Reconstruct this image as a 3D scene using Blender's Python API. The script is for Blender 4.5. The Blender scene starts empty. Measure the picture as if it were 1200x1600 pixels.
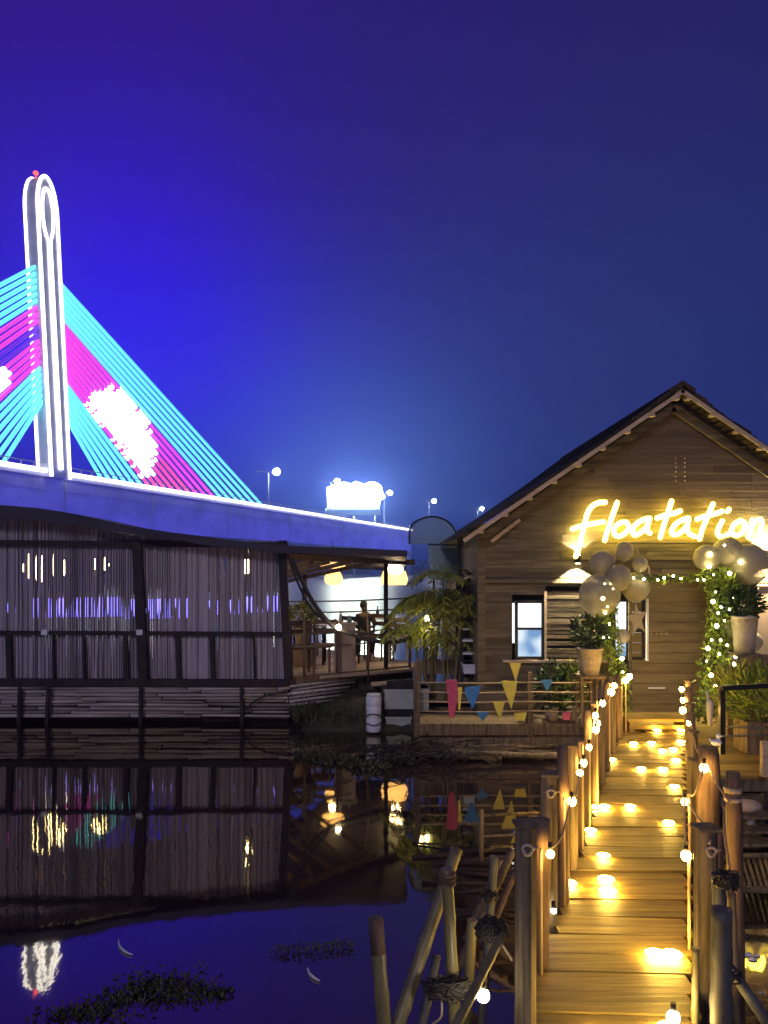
import bpy, math, random
from mathutils import Vector, Matrix
R = math.radians
random.seed(7)
SC = bpy.context.scene
COL = SC.collection

# ------------------------------------------------------------------ camera
C = 2.5            # camera height over the water
F = 1200.0         # focal length in photo pixels (photo 1200 x 1600)
HZ = 890.0         # horizon row
cam = bpy.data.cameras.new("camera")
cam.sensor_fit = 'VERTICAL'; cam.sensor_height = 24.0; cam.lens = 24.0 * F / 1600.0
cam.shift_y = (HZ - 800.0) / 1600.0
cam.clip_start = 0.05; cam.clip_end = 6000
camo = bpy.data.objects.new("camera", cam); COL.objects.link(camo)
camo.location = (0, 0, C); camo.rotation_euler = (R(90), 0, 0)
SC.camera = camo

def P(px, py, Y):
    """point at depth Y seen at photo pixel px,py"""
    return Vector(((px - 600.0) / F * Y, Y, C - (py - HZ) / F * Y))

# ------------------------------------------------------------------ render look
SC.view_settings.view_transform = 'Standard'
SC.view_settings.look = 'None'
SC.view_settings.exposure = 0.0
SC.view_settings.gamma = 1.0
SC.cycles.use_denoising = True
SC.cycles.max_bounces = 6
SC.cycles.sample_clamp_indirect = 4.0

# ------------------------------------------------------------------ night sky
W = bpy.data.worlds.new("World"); SC.world = W; W.use_nodes = True
nt = W.node_tree; nt.nodes.clear()
def wn(t, **k):
    n = nt.nodes.new(t)
    for a, b in k.items(): setattr(n, a, b)
    return n
def wm(op, a, b=None):
    n = wn('ShaderNodeMath', operation=op)
    for i, v in enumerate((a, b)):
        if v is None: continue
        if isinstance(v, (int, float)): n.inputs[i].default_value = v
        else: nt.links.new(v, n.inputs[i])
    return n.outputs[0]
tc = wn('ShaderNodeTexCoord')
sep = wn('ShaderNodeSeparateXYZ'); nt.links.new(tc.outputs['Generated'], sep.inputs[0])
el = wm('MAXIMUM', sep.outputs['Z'], 0.0)
ramp = wn('ShaderNodeValToRGB')
cr = ramp.color_ramp
cr.elements[0].position = 0.0; cr.elements[0].color = (.022, .042, .22, 1)
cr.elements[1].position = 0.62; cr.elements[1].color = (.016, .013, .10, 1)
e = cr.elements.new(.22); e.color = (.018, .024, .16, 1)
nt.links.new(el, ramp.inputs[0])
def lobe(d, power, col):
    d = Vector(d).normalized()
    dt = wn('ShaderNodeVectorMath', operation='DOT_PRODUCT')
    nt.links.new(tc.outputs['Generated'], dt.inputs[0]); dt.inputs[1].default_value = d
    v = wm('POWER', wm('MAXIMUM', dt.outputs['Value'], 0.0), power)
    m = wn('ShaderNodeVectorMath', operation='SCALE'); m.inputs[0].default_value = col
    nt.links.new(v, m.inputs['Scale'])
    return m.outputs[0]
def vadd(a, b):
    m = wn('ShaderNodeVectorMath', operation='ADD'); nt.links.new(a, m.inputs[0]); nt.links.new(b, m.inputs[1]); return m.outputs[0]
s = ramp.outputs[0]
s = vadd(s, lobe(P(180, 600, 10) - Vector((0, 0, C)), 40, (.0, -.02, .80)))
s = vadd(s, lobe(P(0, 250, 10) - Vector((0, 0, C)), 6, (.016, -.006, .10)))
s = vadd(s, lobe(P(560, 780, 10) - Vector((0, 0, C)), 75, (.02, .075, .22)))
s = vadd(s, lobe(P(900, 760, 10) - Vector((0, 0, C)), 14, (.010, .022, .015)))
nz = wn('ShaderNodeTexNoise'); nz.inputs['Scale'].default_value = 2.2; nz.inputs['Detail'].default_value = 5
nt.links.new(tc.outputs['Generated'], nz.inputs['Vector'])
thin = wn('ShaderNodeVectorMath', operation='SCALE'); nt.links.new(s, thin.inputs[0])      # thin uneven cloud
nt.links.new(wm('ADD', wm('MULTIPLY', nz.outputs[0], .36), .82), thin.inputs['Scale']); s = thin.outputs[0]
bg = wn('ShaderNodeBackground'); bg.inputs[1].default_value = 1.0
nt.links.new(s, bg.inputs[0])
wo = wn('ShaderNodeOutputWorld'); nt.links.new(bg.outputs[0], wo.inputs[0])

# dim fill sun added behind the camera, standing for the town lights
sun = bpy.data.lights.new("fill_sun", 'SUN'); sun.energy = 0.66; sun.angle = R(12); sun.color = (.92, .83, 1.0)
so = bpy.data.objects.new("fill_sun", sun); COL.objects.link(so)
so.rotation_euler = (R(62), 0, R(-14))

# ------------------------------------------------------------------ materials
MATS = {}
def newmat(name):
    m = bpy.data.materials.new(name); m.use_nodes = True
    MATS[name] = m
    return m, m.node_tree, m.node_tree.nodes['Principled BSDF']
def noisemat(name, c1, c2, scale=(6, 6, 6), rough=.7, bump=.25, detail=6, island=.35, spec=.3, nscale=1.0, metal=0.0, trans=0.0):
    """two-tone stretched noise, with a brightness step for each loose piece"""
    m, t, b = newmat(name)
    tcn = t.nodes.new('ShaderNodeTexCoord'); mp = t.nodes.new('ShaderNodeMapping')
    mp.inputs['Scale'].default_value = scale
    t.links.new(tcn.outputs['Object'], mp.inputs[0])
    geo = t.nodes.new('ShaderNodeNewGeometry')
    off = t.nodes.new('ShaderNodeVectorMath'); off.operation = 'ADD'
    sc_ = t.nodes.new('ShaderNodeMath'); sc_.operation = 'MULTIPLY'; sc_.inputs[1].default_value = 37.0
    t.links.new(geo.outputs['Random Per Island'], sc_.inputs[0])
    t.links.new(mp.outputs[0], off.inputs[0]); t.links.new(sc_.outputs[0], off.inputs[1])
    n = t.nodes.new('ShaderNodeTexNoise'); n.inputs['Scale'].default_value = nscale; n.inputs['Detail'].default_value = detail
    n.inputs['Roughness'].default_value = .65
    t.links.new(off.outputs[0], n.inputs['Vector'])
    rp = t.nodes.new('ShaderNodeValToRGB')
    rp.color_ramp.elements[0].position = .3; rp.color_ramp.elements[0].color = (*c1, 1)
    rp.color_ramp.elements[1].position = .72; rp.color_ramp.elements[1].color = (*c2, 1)
    t.links.new(n.outputs[0], rp.inputs[0])
    hv = t.nodes.new('ShaderNodeHueSaturation')
    mr = t.nodes.new('ShaderNodeMapRange'); mr.inputs['To Min'].default_value = 1 - island; mr.inputs['To Max'].default_value = 1 + island
    t.links.new(geo.outputs['Random Per Island'], mr.inputs[0]); t.links.new(mr.outputs[0], hv.inputs['Value'])
    t.links.new(rp.outputs[0], hv.inputs['Color']); t.links.new(hv.outputs[0], b.inputs['Base Color'])
    b.inputs['Roughness'].default_value = rough; b.inputs['Specular IOR Level'].default_value = spec
    b.inputs['Metallic'].default_value = metal
    if bump:
        bm_ = t.nodes.new('ShaderNodeBump'); bm_.inputs['Strength'].default_value = bump; bm_.inputs['Distance'].default_value = .02
        t.links.new(n.outputs[0], bm_.inputs['Height']); t.links.new(bm_.outputs[0], b.inputs['Normal'])
    return m
def emis(name, col, strength, base=None):
    m, t, b = newmat(name)
    b.inputs['Base Color'].default_value = (*(base or col), 1)
    b.inputs['Emission Color'].default_value = (*col, 1); b.inputs['Emission Strength'].default_value = strength
    return m
M = {}
M['siding'] = noisemat('brown_plank_siding', (.05, .041, .026), (.19, .155, .10), (1.5, 7, 16), .75, .5, island=.38)
M['siding_dark'] = noisemat('dark_gable_boards', (.085, .06, .038), (.16, .115, .075), (1.2, 8, 22), .8, .35, island=.18)
M['deckwood'] = noisemat('boardwalk_wood', (.13, .085, .02), (.38, .265, .055), (1.4, 26, 8), .55, .8, island=.40, spec=.45)
M['oldwood'] = noisemat('weathered_post_wood', (.045, .034, .02), (.25, .19, .115), (20, 20, 1.8), .8, .9, island=.25)
M['redwood'] = noisemat('reddish_log_bark', (.05, .034, .02), (.27, .17, .10), (18, 18, 2.0), .75, .9, island=.2)
M['bamboo'] = noisemat('bamboo_pole', (.09, .075, .028), (.24, .20, .085), (16, 16, 2.0), .42, .25, island=.25, spec=.5)
M['slat'] = noisemat('grey_bamboo_slat', (.27, .235, .26), (.47, .415, .45), (30, 30, 1.2), .7, .4, island=.26)
M['raft'] = noisemat('raft_bamboo', (.20, .17, .155), (.50, .43, .38), (1.5, 20, 20), .7, .5, island=.4)
M['darkwood'] = noisemat('dark_frame_wood', (.018, .013, .014), (.05, .036, .034), (6, 6, 6), .8, .3)
M['steel'] = noisemat('galvanised_pipe', (.035, .036, .03), (.15, .145, .12), (9, 9, 4), .6, .5, metal=.1, spec=.5)
M['thatch'] = noisemat('thatch_roof', (.02, .015, .012), (.075, .055, .04), (40, 3, 40), .9, .8, island=.4)
M['trim'] = noisemat('pale_barge_board', (.34, .26, .17), (.56, .45, .31), (3, 14, 14), .7, .3)
M['tarp'] = noisemat('dark_roof_sheet', (.02, .018, .03), (.05, .042, .06), (1, 3, 3), .6, .3)
M['concrete'] = noisemat('bridge_concrete', (.45, .45, .5), (.8, .8, .84), (.12, .12, .25), .8, .0, island=0)
M['greyconc'] = noisemat('pylon_concrete', (.35, .35, .38), (.5, .5, .52), (.1, .1, .1), .8, .0, island=0)
M['leaf'] = noisemat('leaf_green', (.09, .15, .02), (.24, .30, .04), (4, 4, 4), .5, 0, island=.5)
M['leafdark'] = noisemat('leaf_dark_green', (.012, .035, .012), (.035, .07, .02), (4, 4, 4), .5, 0, island=.5)
M['palm'] = noisemat('palm_leaf', (.20, .24, .03), (.42, .42, .06), (4, 4, 4), .5, 0, island=.5)
M['weed'] = noisemat('water_weed', (.02, .028, .012), (.10, .11, .05), (9, 9, 9), .5, 0, island=.6)
M['rope'] = noisemat('rope', (.30, .22, .13), (.5, .4, .26), (40, 40, 40), .9, .4)
M['blackrope'] = noisemat('black_cable_wrap', (.012, .010, .010), (.06, .05, .04), (20, 20, 20), .6, .4)
M['paleboard'] = noisemat('pale_foam_block', (.30, .33, .30), (.48, .50, .46), (6, 6, 6), .8, .2)
M['white'] = noisemat('white_plastic', (.55, .57, .62), (.75, .76, .8), (5, 5, 9), .5, .1)
M['tan'] = noisemat('tan_plywood', (.35, .25, .16), (.5, .38, .26), (6, 6, 2), .7, .1)
M['pinewood'] = noisemat('yellow_pine', (.45, .32, .14), (.6, .45, .22), (8, 8, 2), .6, .1)
M['balloon'] = noisemat('greige_balloon', (.36, .32, .21), (.44, .40, .28), (2, 2, 2), .7, 0, island=0, spec=.5)
M['balloon'].node_tree.nodes['Principled BSDF'].inputs['Alpha'].default_value = .72
M['pot'] = noisemat('woven_pot', (.30, .24, .15), (.48, .40, .28), (30, 30, 60), .8, .4)
M['potwhite'] = noisemat('white_pot', (.38, .34, .26), (.52, .47, .37), (8, 8, 8), .5, .1)
M['black'] = noisemat('black_metal', (.006, .006, .007), (.02, .02, .02), (9, 9, 9), .45, .1)
M['mud'] = noisemat('muddy_bank', (.02, .018, .012), (.08, .065, .04), (5, 5, 5), .8, .8)
M['yellowflag'] = noisemat('yellow_flag', (.55, .5, .08), (.68, .62, .12), (9, 9, 9), .8, 0)
M['blueflag'] = noisemat('blue_flag', (.04, .16, .42), (.06, .24, .55), (9, 9, 9), .8, 0)
M['pinkflag'] = noisemat('pink_cloth', (.45, .07, .13), (.6, .12, .2), (9, 9, 9), .8, 0)
M['skin'] = noisemat('skin', (.10, .055, .035), (.13, .075, .05), (5, 5, 5), .6, 0)
M['cloth'] = noisemat('dark_cloth', (.012, .011, .014), (.03, .026, .03), (9, 9, 9), .9, .1)
M['hair'] = noisemat('black_hair', (.005, .004, .004), (.012, .01, .01), (30, 30, 30), .6, .2)
M['net'] = noisemat('grey_green_sheet', (.12, .17, .17), (.2, .26, .25), (3, 3, 3), .4, .1)
for k_ in ('oldwood', 'redwood', 'bamboo', 'steel'):
    for n_ in M[k_].node_tree.nodes:
        if n_.type == 'BUMP': n_.inputs['Distance'].default_value = .008
M['door'] = noisemat('door_planks', (.12, .095, .045), (.24, .185, .10), (2, 8, 18), .7, .35, island=.15)
M['hedge'] = M['leafdark']
M['neon'] = emis('neon_tube', (1.0, .74, .085), 15)
M['led'] = emis('white_led', (.95, .93, 1.0), 3.0)
M['ledtop'] = emis('red_beacon', (1.0, .08, .05), 3.0)
M['cyan'] = emis('cyan_led', (.15, .76, .80), 1.4)
M['mag'] = emis('magenta_led', (.80, .05, .60), 1.2)
M['pinkred'] = emis('pink_red_led', (.95, .07, .32), 1.15)
M['violet'] = emis('violet_led', (.16, .02, .75), .9)
M['bulb'] = emis('warm_bulb', (1.0, .56, .12), 130)
M['bulbhot'] = emis('hot_bulb', (1.0, .86, .60), 70)
M['fairy'] = emis('fairy_bulb', (1.0, .84, .36), 40)
M['glowdisc'] = emis('glow_disc', (1.0, .62, .10), 170)
M['street'] = emis('street_lamp_glow', (.85, .95, 1.0), 130)
M['board'] = emis('lit_billboard', (.70, .88, 1.0), 48)
M['lantern'] = emis('lantern_shade', (1.0, .55, .18), 2.4, (.6, .35, .15))
M['paperlamp'] = emis('lamp_core', (1.0, .80, .42), 16)
M['blueglow'] = emis('blue_glow_panel', (.20, .17, 1.0), 3.0)
M['sconce'] = emis('sconce_light', (1.0, .86, .55), 25)
# lit window pane: glow mottled from blue to white by noise
m, t, b = newmat('lit_window_pane')
tcn = t.nodes.new('ShaderNodeTexCoord'); n = t.nodes.new('ShaderNodeTexNoise'); n.inputs['Scale'].default_value = 2.6; n.inputs['Detail'].default_value = 1
t.links.new(tcn.outputs['Object'], n.inputs['Vector'])
rp = t.nodes.new('ShaderNodeValToRGB')
rp.color_ramp.elements[0].position = .40; rp.color_ramp.elements[0].color = (.16, .34, .62, 1)
rp.color_ramp.elements[1].position = .56; rp.color_ramp.elements[1].color = (.72, .88, 1, 1)
t.links.new(n.outputs[0], rp.inputs[0]); t.links.new(rp.outputs[0], b.inputs['Emission Color'])
b.inputs['Emission Strength'].default_value = 1.0; b.inputs['Base Color'].default_value = (.1, .1, .1, 1); b.inputs['Roughness'].default_value = .1
M['pane'] = m
M['panebright'] = emis('bright_window_pane', (.82, .93, 1.0), 1.6)
# translucent hood
m, t, b = newmat('clear_plastic_sheet'); b.inputs['Base Color'].default_value = (.35, .5, .5, 1); b.inputs['Alpha'].default_value = .45; b.inputs['Roughness'].default_value = .35
M['clear'] = m
# river water: still beside the rafts, ruffled out on the open river
m, t, b = newmat('river_water'); M['water'] = m
t.nodes.remove(b)
out = t.nodes['Material Output']
geo = t.nodes.new('ShaderNodeNewGeometry'); sx = t.nodes.new('ShaderNodeSeparateXYZ'); t.links.new(geo.outputs['Position'], sx.inputs[0])
mr = t.nodes.new('ShaderNodeMapRange'); mr.inputs['From Min'].default_value = 15.5; mr.inputs['From Max'].default_value = 34
mr.inputs['To Min'].default_value = .03; mr.inputs['To Max'].default_value = .30
t.links.new(sx.outputs['Y'], mr.inputs[0])
gl = t.nodes.new('ShaderNodeBsdfGlossy'); gl.inputs['Color'].default_value = (.74, .68, .50, 1); t.links.new(mr.outputs[0], gl.inputs['Roughness'])
df = t.nodes.new('ShaderNodeBsdfDiffuse'); df.inputs['Color'].default_value = (.028, .018, .03, 1)
mx = t.nodes.new('ShaderNodeMixShader')
lw = t.nodes.new('ShaderNodeLayerWeight'); lw.inputs['Blend'].default_value = .25
fr = t.nodes.new('ShaderNodeMapRange'); fr.inputs['To Min'].default_value = .30; fr.inputs['To Max'].default_value = .9
t.links.new(lw.outputs['Facing'], fr.inputs[0]); t.links.new(fr.outputs[0], mx.inputs[0])
t.links.new(df.outputs[0], mx.inputs[1]); t.links.new(gl.outputs[0], mx.inputs[2]); t.links.new(mx.outputs[0], out.inputs['Surface'])
n1 = t.nodes.new('ShaderNodeTexNoise'); n1.inputs['Scale'].default_value = 1.3; n1.inputs['Detail'].default_value = 6
mpw = t.nodes.new('ShaderNodeMapping'); mpw.inputs['Scale'].default_value = (1, .55, 1)
t.links.new(geo.outputs['Position'], mpw.inputs[0]); t.links.new(mpw.outputs[0], n1.inputs['Vector'])
bp = t.nodes.new('ShaderNodeBump'); bp.inputs['Strength'].default_value = .055; bp.inputs['Distance'].default_value = .06
t.links.new(n1.outputs[0], bp.inputs['Height']); t.links.new(bp.outputs[0], gl.inputs['Normal'])

# ------------------------------------------------------------------ mesh builder
LOC = {}
def world_loc(o):
    v = Vector((0, 0, 0))
    while o is not None:
        v += o.location; o = o.parent
    return v
class MB:
    def __init__(s): s.v = []; s.f = []; s.mi = []; s.cur = 0; s.smooth = []
    def face(s, idx, sm=False): s.f.append(idx); s.mi.append(s.cur); s.smooth.append(sm)
    def box(s, c, size, M3=None):
        c = Vector(c); a, b, d = [x / 2 for x in size]; k = len(s.v)
        for z in (-d, d):
            for x, y in ((-a, -b), (a, -b), (a, b), (-a, b)):
                p = Vector((x, y, z))
                if M3 is not None: p = M3 @ p
                s.v.append(c + p)
        for q in ((0, 3, 2, 1), (4, 5, 6, 7), (0, 1, 5, 4), (1, 2, 6, 5), (2, 3, 7, 6), (3, 0, 4, 7)):
            s.face([k + i for i in q])
        return s
    def beam(s, p, q, w, h, up=(0, 0, 1)):
        """box from p to q: w sideways, h along up"""
        p = Vector(p); q = Vector(q); d = q - p; L = d.length; d.normalize()
        u = Vector(up)
        if abs(d.dot(u)) > .99: u = Vector((0, 1, 0))
        sd = d.cross(u).normalized(); u = sd.cross(d).normalized()
        M3 = Matrix((d, sd, u)).transposed()
        return s.box((p + q) / 2, (L, w, h), M3)
    def tube(s, pts, r, n=8, caps=True, sm=True):
        pts = [Vector(p) for p in pts]; rs = r if isinstance(r, (list, tuple)) else [r] * len(pts)
        k0 = len(s.v); prev = None
        for i, p in enumerate(pts):
            d = (pts[min(i + 1, len(pts) - 1)] - pts[max(i - 1, 0)])
            if d.length < 1e-9: d = Vector((0, 0, 1))
            d.normalize()
            if prev is None:
                a = Vector((0, 0, 1)) if abs(d.z) < .9 else Vector((1, 0, 0))
                x = d.cross(a).normalized()
            else:
                x = (prev - d * prev.dot(d))
                x = x.normalized() if x.length > 1e-6 else d.orthogonal().normalized()
            prev = x; y = d.cross(x)
            for j in range(n):
                t_ = 2 * math.pi * j / n
                s.v.append(p + (x * math.cos(t_) + y * math.sin(t_)) * rs[i])
        for i in range(len(pts) - 1):
            for j in range(n):
                a = k0 + i * n + j; b = k0 + i * n + (j + 1) % n
                s.face([a, b, b + n, a + n], sm)
        if caps:
            s.face([k0 + j for j in range(n)][::-1]); s.face([k0 + (len(pts) - 1) * n + j for j in range(n)])
        return s
    def ball(s, c, r, n=10, m=6, sq=(1, 1, 1)):
        c = Vector(c); k = len(s.v); s.v.append(c + Vector((0, 0, r * sq[2])))
        for i in range(1, m):
            a = math.pi * i / m
            for j in range(n):
                t_ = 2 * math.pi * j / n
                s.v.append(c + Vector((math.sin(a) * math.cos(t_) * r * sq[0], math.sin(a) * math.sin(t_) * r * sq[1], math.cos(a) * r * sq[2])))
        s.v.append(c - Vector((0, 0, r * sq[2]))); e_ = len(s.v) - 1
        for j in range(n): s.face([k, k + 1 + j, k + 1 + (j + 1) % n], True)
        for i in range(m - 2):
            for j in range(n):
                a = k + 1 + i * n + j; b = k + 1 + i * n + (j + 1) % n
                s.face([a, a + n, b + n, b], True)
        for j in range(n):
            a = k + 1 + (m - 2) * n
            s.face([e_, a + (j + 1) % n, a + j], True)
        return s
    def lathe(s, c, prof, n=16, sm=True):
        c = Vector(c); k = len(s.v)
        for r, z in prof:
            for j in range(n):
                t_ = 2 * math.pi * j / n
                s.v.append(c + Vector((r * math.cos(t_), r * math.sin(t_), z)))
        for i in range(len(prof) - 1):
            for j in range(n):
                a = k + i * n + j; b = k + i * n + (j + 1) % n
                s.face([a, b, b + n, a + n], sm)
        s.face([k + j for j in range(n)][::-1]); s.face([k + (len(prof) - 1) * n + j for j in range(n)])
        return s
    def prism(s, poly, vec):
        """closed polygon extruded by vec"""
        poly = [Vector(p) for p in poly]; vec = Vector(vec); n = len(poly); k = len(s.v)
        s.v += poly + [p + vec for p in poly]
        s.face(list(range(k, k + n))[::-1]); s.face(list(range(k + n, k + 2 * n)))
        for j in range(n):
            a = k + j; b = k + (j + 1) % n
            s.face([a, b, b + n, a + n])
        return s
    def leaf(s, p, d, nrm, L, w):
        p = Vector(p); d = Vector(d).normalized(); sd = d.cross(Vector(nrm))
        sd = sd.normalized() if sd.length > 1e-4 else d.orthogonal().normalized()
        up = sd.cross(d); k = len(s.v)
        s.v += [p, p + d * L * .45 + sd * w / 2 + up * L * .06, p + d * L - up * L * .06, p + d * L * .45 - sd * w / 2 + up * L * .06]
        s.face([k, k + 1, k + 2, k + 3])
        return s
    def build(s, name, mat, parent=None, **tags):
        o0 = world_loc(parent) if parent is not None else Vector((0, 0, 0))
        me = bpy.data.meshes.new(name); me.from_pydata([tuple(v - o0) for v in s.v], [], s.f)
        for mt in (mat if isinstance(mat, (list, tuple)) else [mat]): me.materials.append(M[mt] if isinstance(mt, str) else mt)
        me.polygons.foreach_set('material_index', s.mi); me.polygons.foreach_set('use_smooth', s.smooth)
        me.update()
        o = bpy.data.objects.new(name, me); COL.objects.link(o); o.parent = parent
        for a, b_ in tags.items(): o[a] = b_
        return o
def thing(name, label, cat, loc=(0, 0, 0), group=None):
    o = bpy.data.objects.new(name, None); COL.objects.link(o); o.location = loc; o.empty_display_size = .2
    o['label'] = label; o['category'] = cat
    if group: o['group'] = group
    return o
def solo(mb, name, mat, label, cat, group=None):
    o = mb.build(name, mat); o['label'] = label; o['category'] = cat
    if group: o['group'] = group
    return o
def struct(mb, name, mat):
    o = mb.build(name, mat); o['kind'] = 'structure'; return o
def smooth_pts(pts, k=6):
    pts = [Vector(p) for p in pts]; out_ = []
    for i in range(len(pts) - 1):
        p0 = pts[max(i - 1, 0)]; p1 = pts[i]; p2 = pts[i + 1]; p3 = pts[min(i + 2, len(pts) - 1)]
        for j in range(k):
            u = j / k
            out_.append(.5 * ((2 * p1) + (-p0 + p2) * u + (2 * p0 - 5 * p1 + 4 * p2 - p3) * u * u + (-p0 + 3 * p1 - 3 * p2 + p3) * u ** 3))
    out_.append(pts[-1]); return out_
def rnd(a, b): return random.uniform(a, b)
def rvec():
    while True:
        v = Vector((rnd(-1, 1), rnd(-1, 1), rnd(-1, 1)))
        if .05 < v.length < 1: return v.normalized()
def leaves(mb, c, rad, n, L, w, up=.3):
    c = Vector(c)
    for _ in range(n):
        v = rvec(); q = Vector((v.x * rad[0], v.y * rad[1], v.z * rad[2])) * rnd(.45, 1.0)
        d = (v + Vector((0, 0, up)) + rvec() * .6)
        mb.leaf(c + q, d, rvec(), L * rnd(.6, 1.3), w * rnd(.7, 1.3))
    return mb
def lamp(name, loc, energy, col, r=.03, parent=None):
    l = bpy.data.lights.new(name, 'POINT'); l.energy = energy; l.color = col; l.shadow_soft_size = r
    o = bpy.data.objects.new(name, l); COL.objects.link(o)
    o.location = Vector(loc) - (world_loc(parent) if parent else Vector((0, 0, 0))); o.parent = parent
    return o
def spot(name, loc, target, energy, col, ang, blend, parent=None, r=.02):
    l = bpy.data.lights.new(name, 'SPOT'); l.energy = energy; l.color = col; l.spot_size = R(ang); l.spot_blend = blend; l.shadow_soft_size = r
    o = bpy.data.objects.new(name, l); COL.objects.link(o)
    o.rotation_euler = (Vector(target) - Vector(loc)).to_track_quat('-Z', 'Y').to_euler()
    o.location = Vector(loc) - (world_loc(parent) if parent else Vector((0, 0, 0))); o.parent = parent
    return o

# ------------------------------------------------------------------ water and far bank
b = MB(); b.v = [Vector(p) for p in ((-3000, -40, 0), (3000, -40, 0), (3000, 5000, 0), (-3000, 5000, 0))]; b.face([0, 1, 2, 3])
struct(b, 'water', 'water')
b = MB(); k = 0
xs = [-500 + i * 20 for i in range(70)]
for i, x in enumerate(xs):
    b.v += [Vector((x, 395, -1)), Vector((x, 402, 1.6 + rnd(0, .8))), Vector((x, 700, 6 + rnd(-2, 2)))]
for i in range(len(xs) - 1):
    for j in range(2):
        a = i * 3 + j; b.face([a, a + 3, a + 4, a + 1])
struct(b, 'riverbank', 'mud')
b = MB()
for x in range(-480, 860, 5):
    hh = rnd(2.2, 5.5)
    leaves(b, (x + rnd(-2, 2), 404 + rnd(0, 9), 1 + hh * .6), (3.6, 2, hh * .62), 46, 1.9, 1.3)
o = b.build('far_trees', 'leafdark'); o['kind'] = 'stuff'; o['label'] = 'dark line of trees on the far riverbank'; o['category'] = 'trees'

b = MB(); b.box((0, 2500, 43), (6200, 5200, 90)); hzo = b.build('haze', 'mud'); hzo['kind'] = 'stuff'; hzo['label'] = 'thin night haze over the river'; hzo['category'] = 'haze'
m = bpy.data.materials.new('night_haze'); m.use_nodes = True; t = m.node_tree; t.nodes.remove(t.nodes['Principled BSDF'])
v = t.nodes.new('ShaderNodeVolumePrincipled'); v.inputs['Color'].default_value = (.30, .42, 1, 1); v.inputs['Density'].default_value = .0014; v.inputs['Anisotropy'].default_value = .68
t.links.new(v.outputs[0], t.nodes['Material Output'].inputs['Volume']); hzo.data.materials[0] = m

# ------------------------------------------------------------------ cable-stayed bridge
A = Vector((-65.45, 130.9, 0)); B = Vector((11.6, 348.4, 0))
du = (B - A).normalized(); dv = Vector((du.y, -du.x, 0))       # along, and across towards the right
DZ = 20.5
bridge = thing('cable_stayed_bridge', 'lit cable-stayed bridge with a white outlined pylon and cyan and magenta cables', 'bridge', (-61.7, 141, 0))
T0 = Vector((-61.7, 141, 0)) + du * 1.6
def along(s, v=0, z=0): return T0 + du * s + dv * v + Vector((0, 0, z))
S0, S1, S2 = -120, 221, 900
b = MB()
b.prism([along(S0, 0, DZ - 1.0), along(S0, 0, DZ + .0), along(S0, -14, DZ), along(S0, -14, DZ - 1.0)], du * (S1 - S0))
b.build('deck', 'concrete', bridge)
b = MB()
b.prism([along(S0, -.6, DZ - 9.6), along(S0, -.3, DZ - 1.05), along(S0, -13.6, DZ - 1.05), along(S0, -12.5, DZ - 9.6)], du * (S1 - S0))
gird = b.build('girder', 'concrete', bridge)
for s_ in (-22, 3, 30, 62, 98, 140, 190):
    b = MB(); b.tube([along(s_, -.25, DZ - 1.2), along(s_, -.45, DZ - 9.2)], .16, 6); b.build('drain_pipe', 'greyconc', bridge)
b = MB(); b.beam(along(S0, -.36, DZ - 3.2), along(S1, -.36, DZ - 3.2), .10, .22); b.build('girder_ledge', 'concrete', bridge)
for s_ in (-60, 10, 80, 150, 215):       # blue flood lights washing the girder side
    l = bpy.data.lights.new('flood_light', 'AREA'); l.shape = 'RECTANGLE'; l.size = 70; l.size_y = 1.0; l.energy = 3600; l.color = (.10, .08, 1.0)
    o = bpy.data.objects.new('flood_light', l); COL.objects.link(o); o.parent = bridge
    pos = along(s_, 9, DZ - 12); tgt = along(s_, -.4, DZ - 4)
    zax = (pos - tgt).normalized(); yax = zax.cross(du).normalized(); xax = yax.cross(zax)
    o.rotation_euler = Matrix((xax, yax, zax)).transposed().to_euler(); o.location = pos - bridge.location
b = MB(); b.prism([along(S1 + .1, -.6, DZ - 3), along(S1 + .1, -.3, DZ - .3), along(S1 + .1, -13.6, DZ - .3), along(S1 + .1, -13.6, DZ - 3)], du * (S2 - S1))
for s_ in range(240, 880, 42): b.tube([along(s_, -7, -1), along(s_, -7, DZ - 3)], 1.3, 10)
b.build('approach_viaduct', 'greyconc', bridge)
b = MB()
for s_ in (-14, 60, 130, 190): b.box(along(s_, -7, (DZ - 9.6) / 2 - .5), (3, 8, DZ - 8.6))
b.build('pier', 'greyconc', bridge)
b = MB(); b.beam(along(S0, .28, DZ + .10), along(S1, .28, DZ + .10), .5, .75); b.build('edge_light', 'led', bridge)
b = MB()
for s_ in range(-50, 215, 3): b.beam(along(s_, .05, DZ + .5), along(s_, .05, DZ + 1.4), .12, .12)
b.beam(along(-60, .05, DZ + 1.4), along(S1, .05, DZ + 1.4), .15, .15); b.build('parapet_rail', 'greyconc', bridge)
# pylon: a tall needle with an eye; local u along the bridge, v across
LEAN = -2.75 / 55.0
PA, PB = 2.35, 1.35          # half length along, half width across
ZB, ZT = DZ - 1, 75.2
def PY(u, v, z): return along(u, v, z) + Vector(((z - DZ) * LEAN, 0, 0))
def half(z):                  # half length along at height z: rounded top
    zt = ZT - 6.5
    if z <= zt: return PA * (1.0 + .04 * (z - DZ) / 50)
    q = (z - zt) / 6.5
    return PA * 1.04 * math.sqrt(max(0, 1 - q * q))
zs = [ZB + (ZT - 6.5 - ZB) * i / 8 for i in range(9)] + [ZT - 6.5 + 6.5 * math.sin(R(a)) for a in range(9, 91, 9)]
outline = [(-half(z), z) for z in zs] + [(half(z), z) for z in reversed(zs[:-1])]
EC, EW, EH = ZT - 6.8, 1.30, 4.6     # eye centre, half sizes
eye = [(EW * math.cos(R(a)), EC + EH * math.sin(R(a)) * (1.0 if a < 180 else 1.1)) for a in range(0, 360, 15)]
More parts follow.
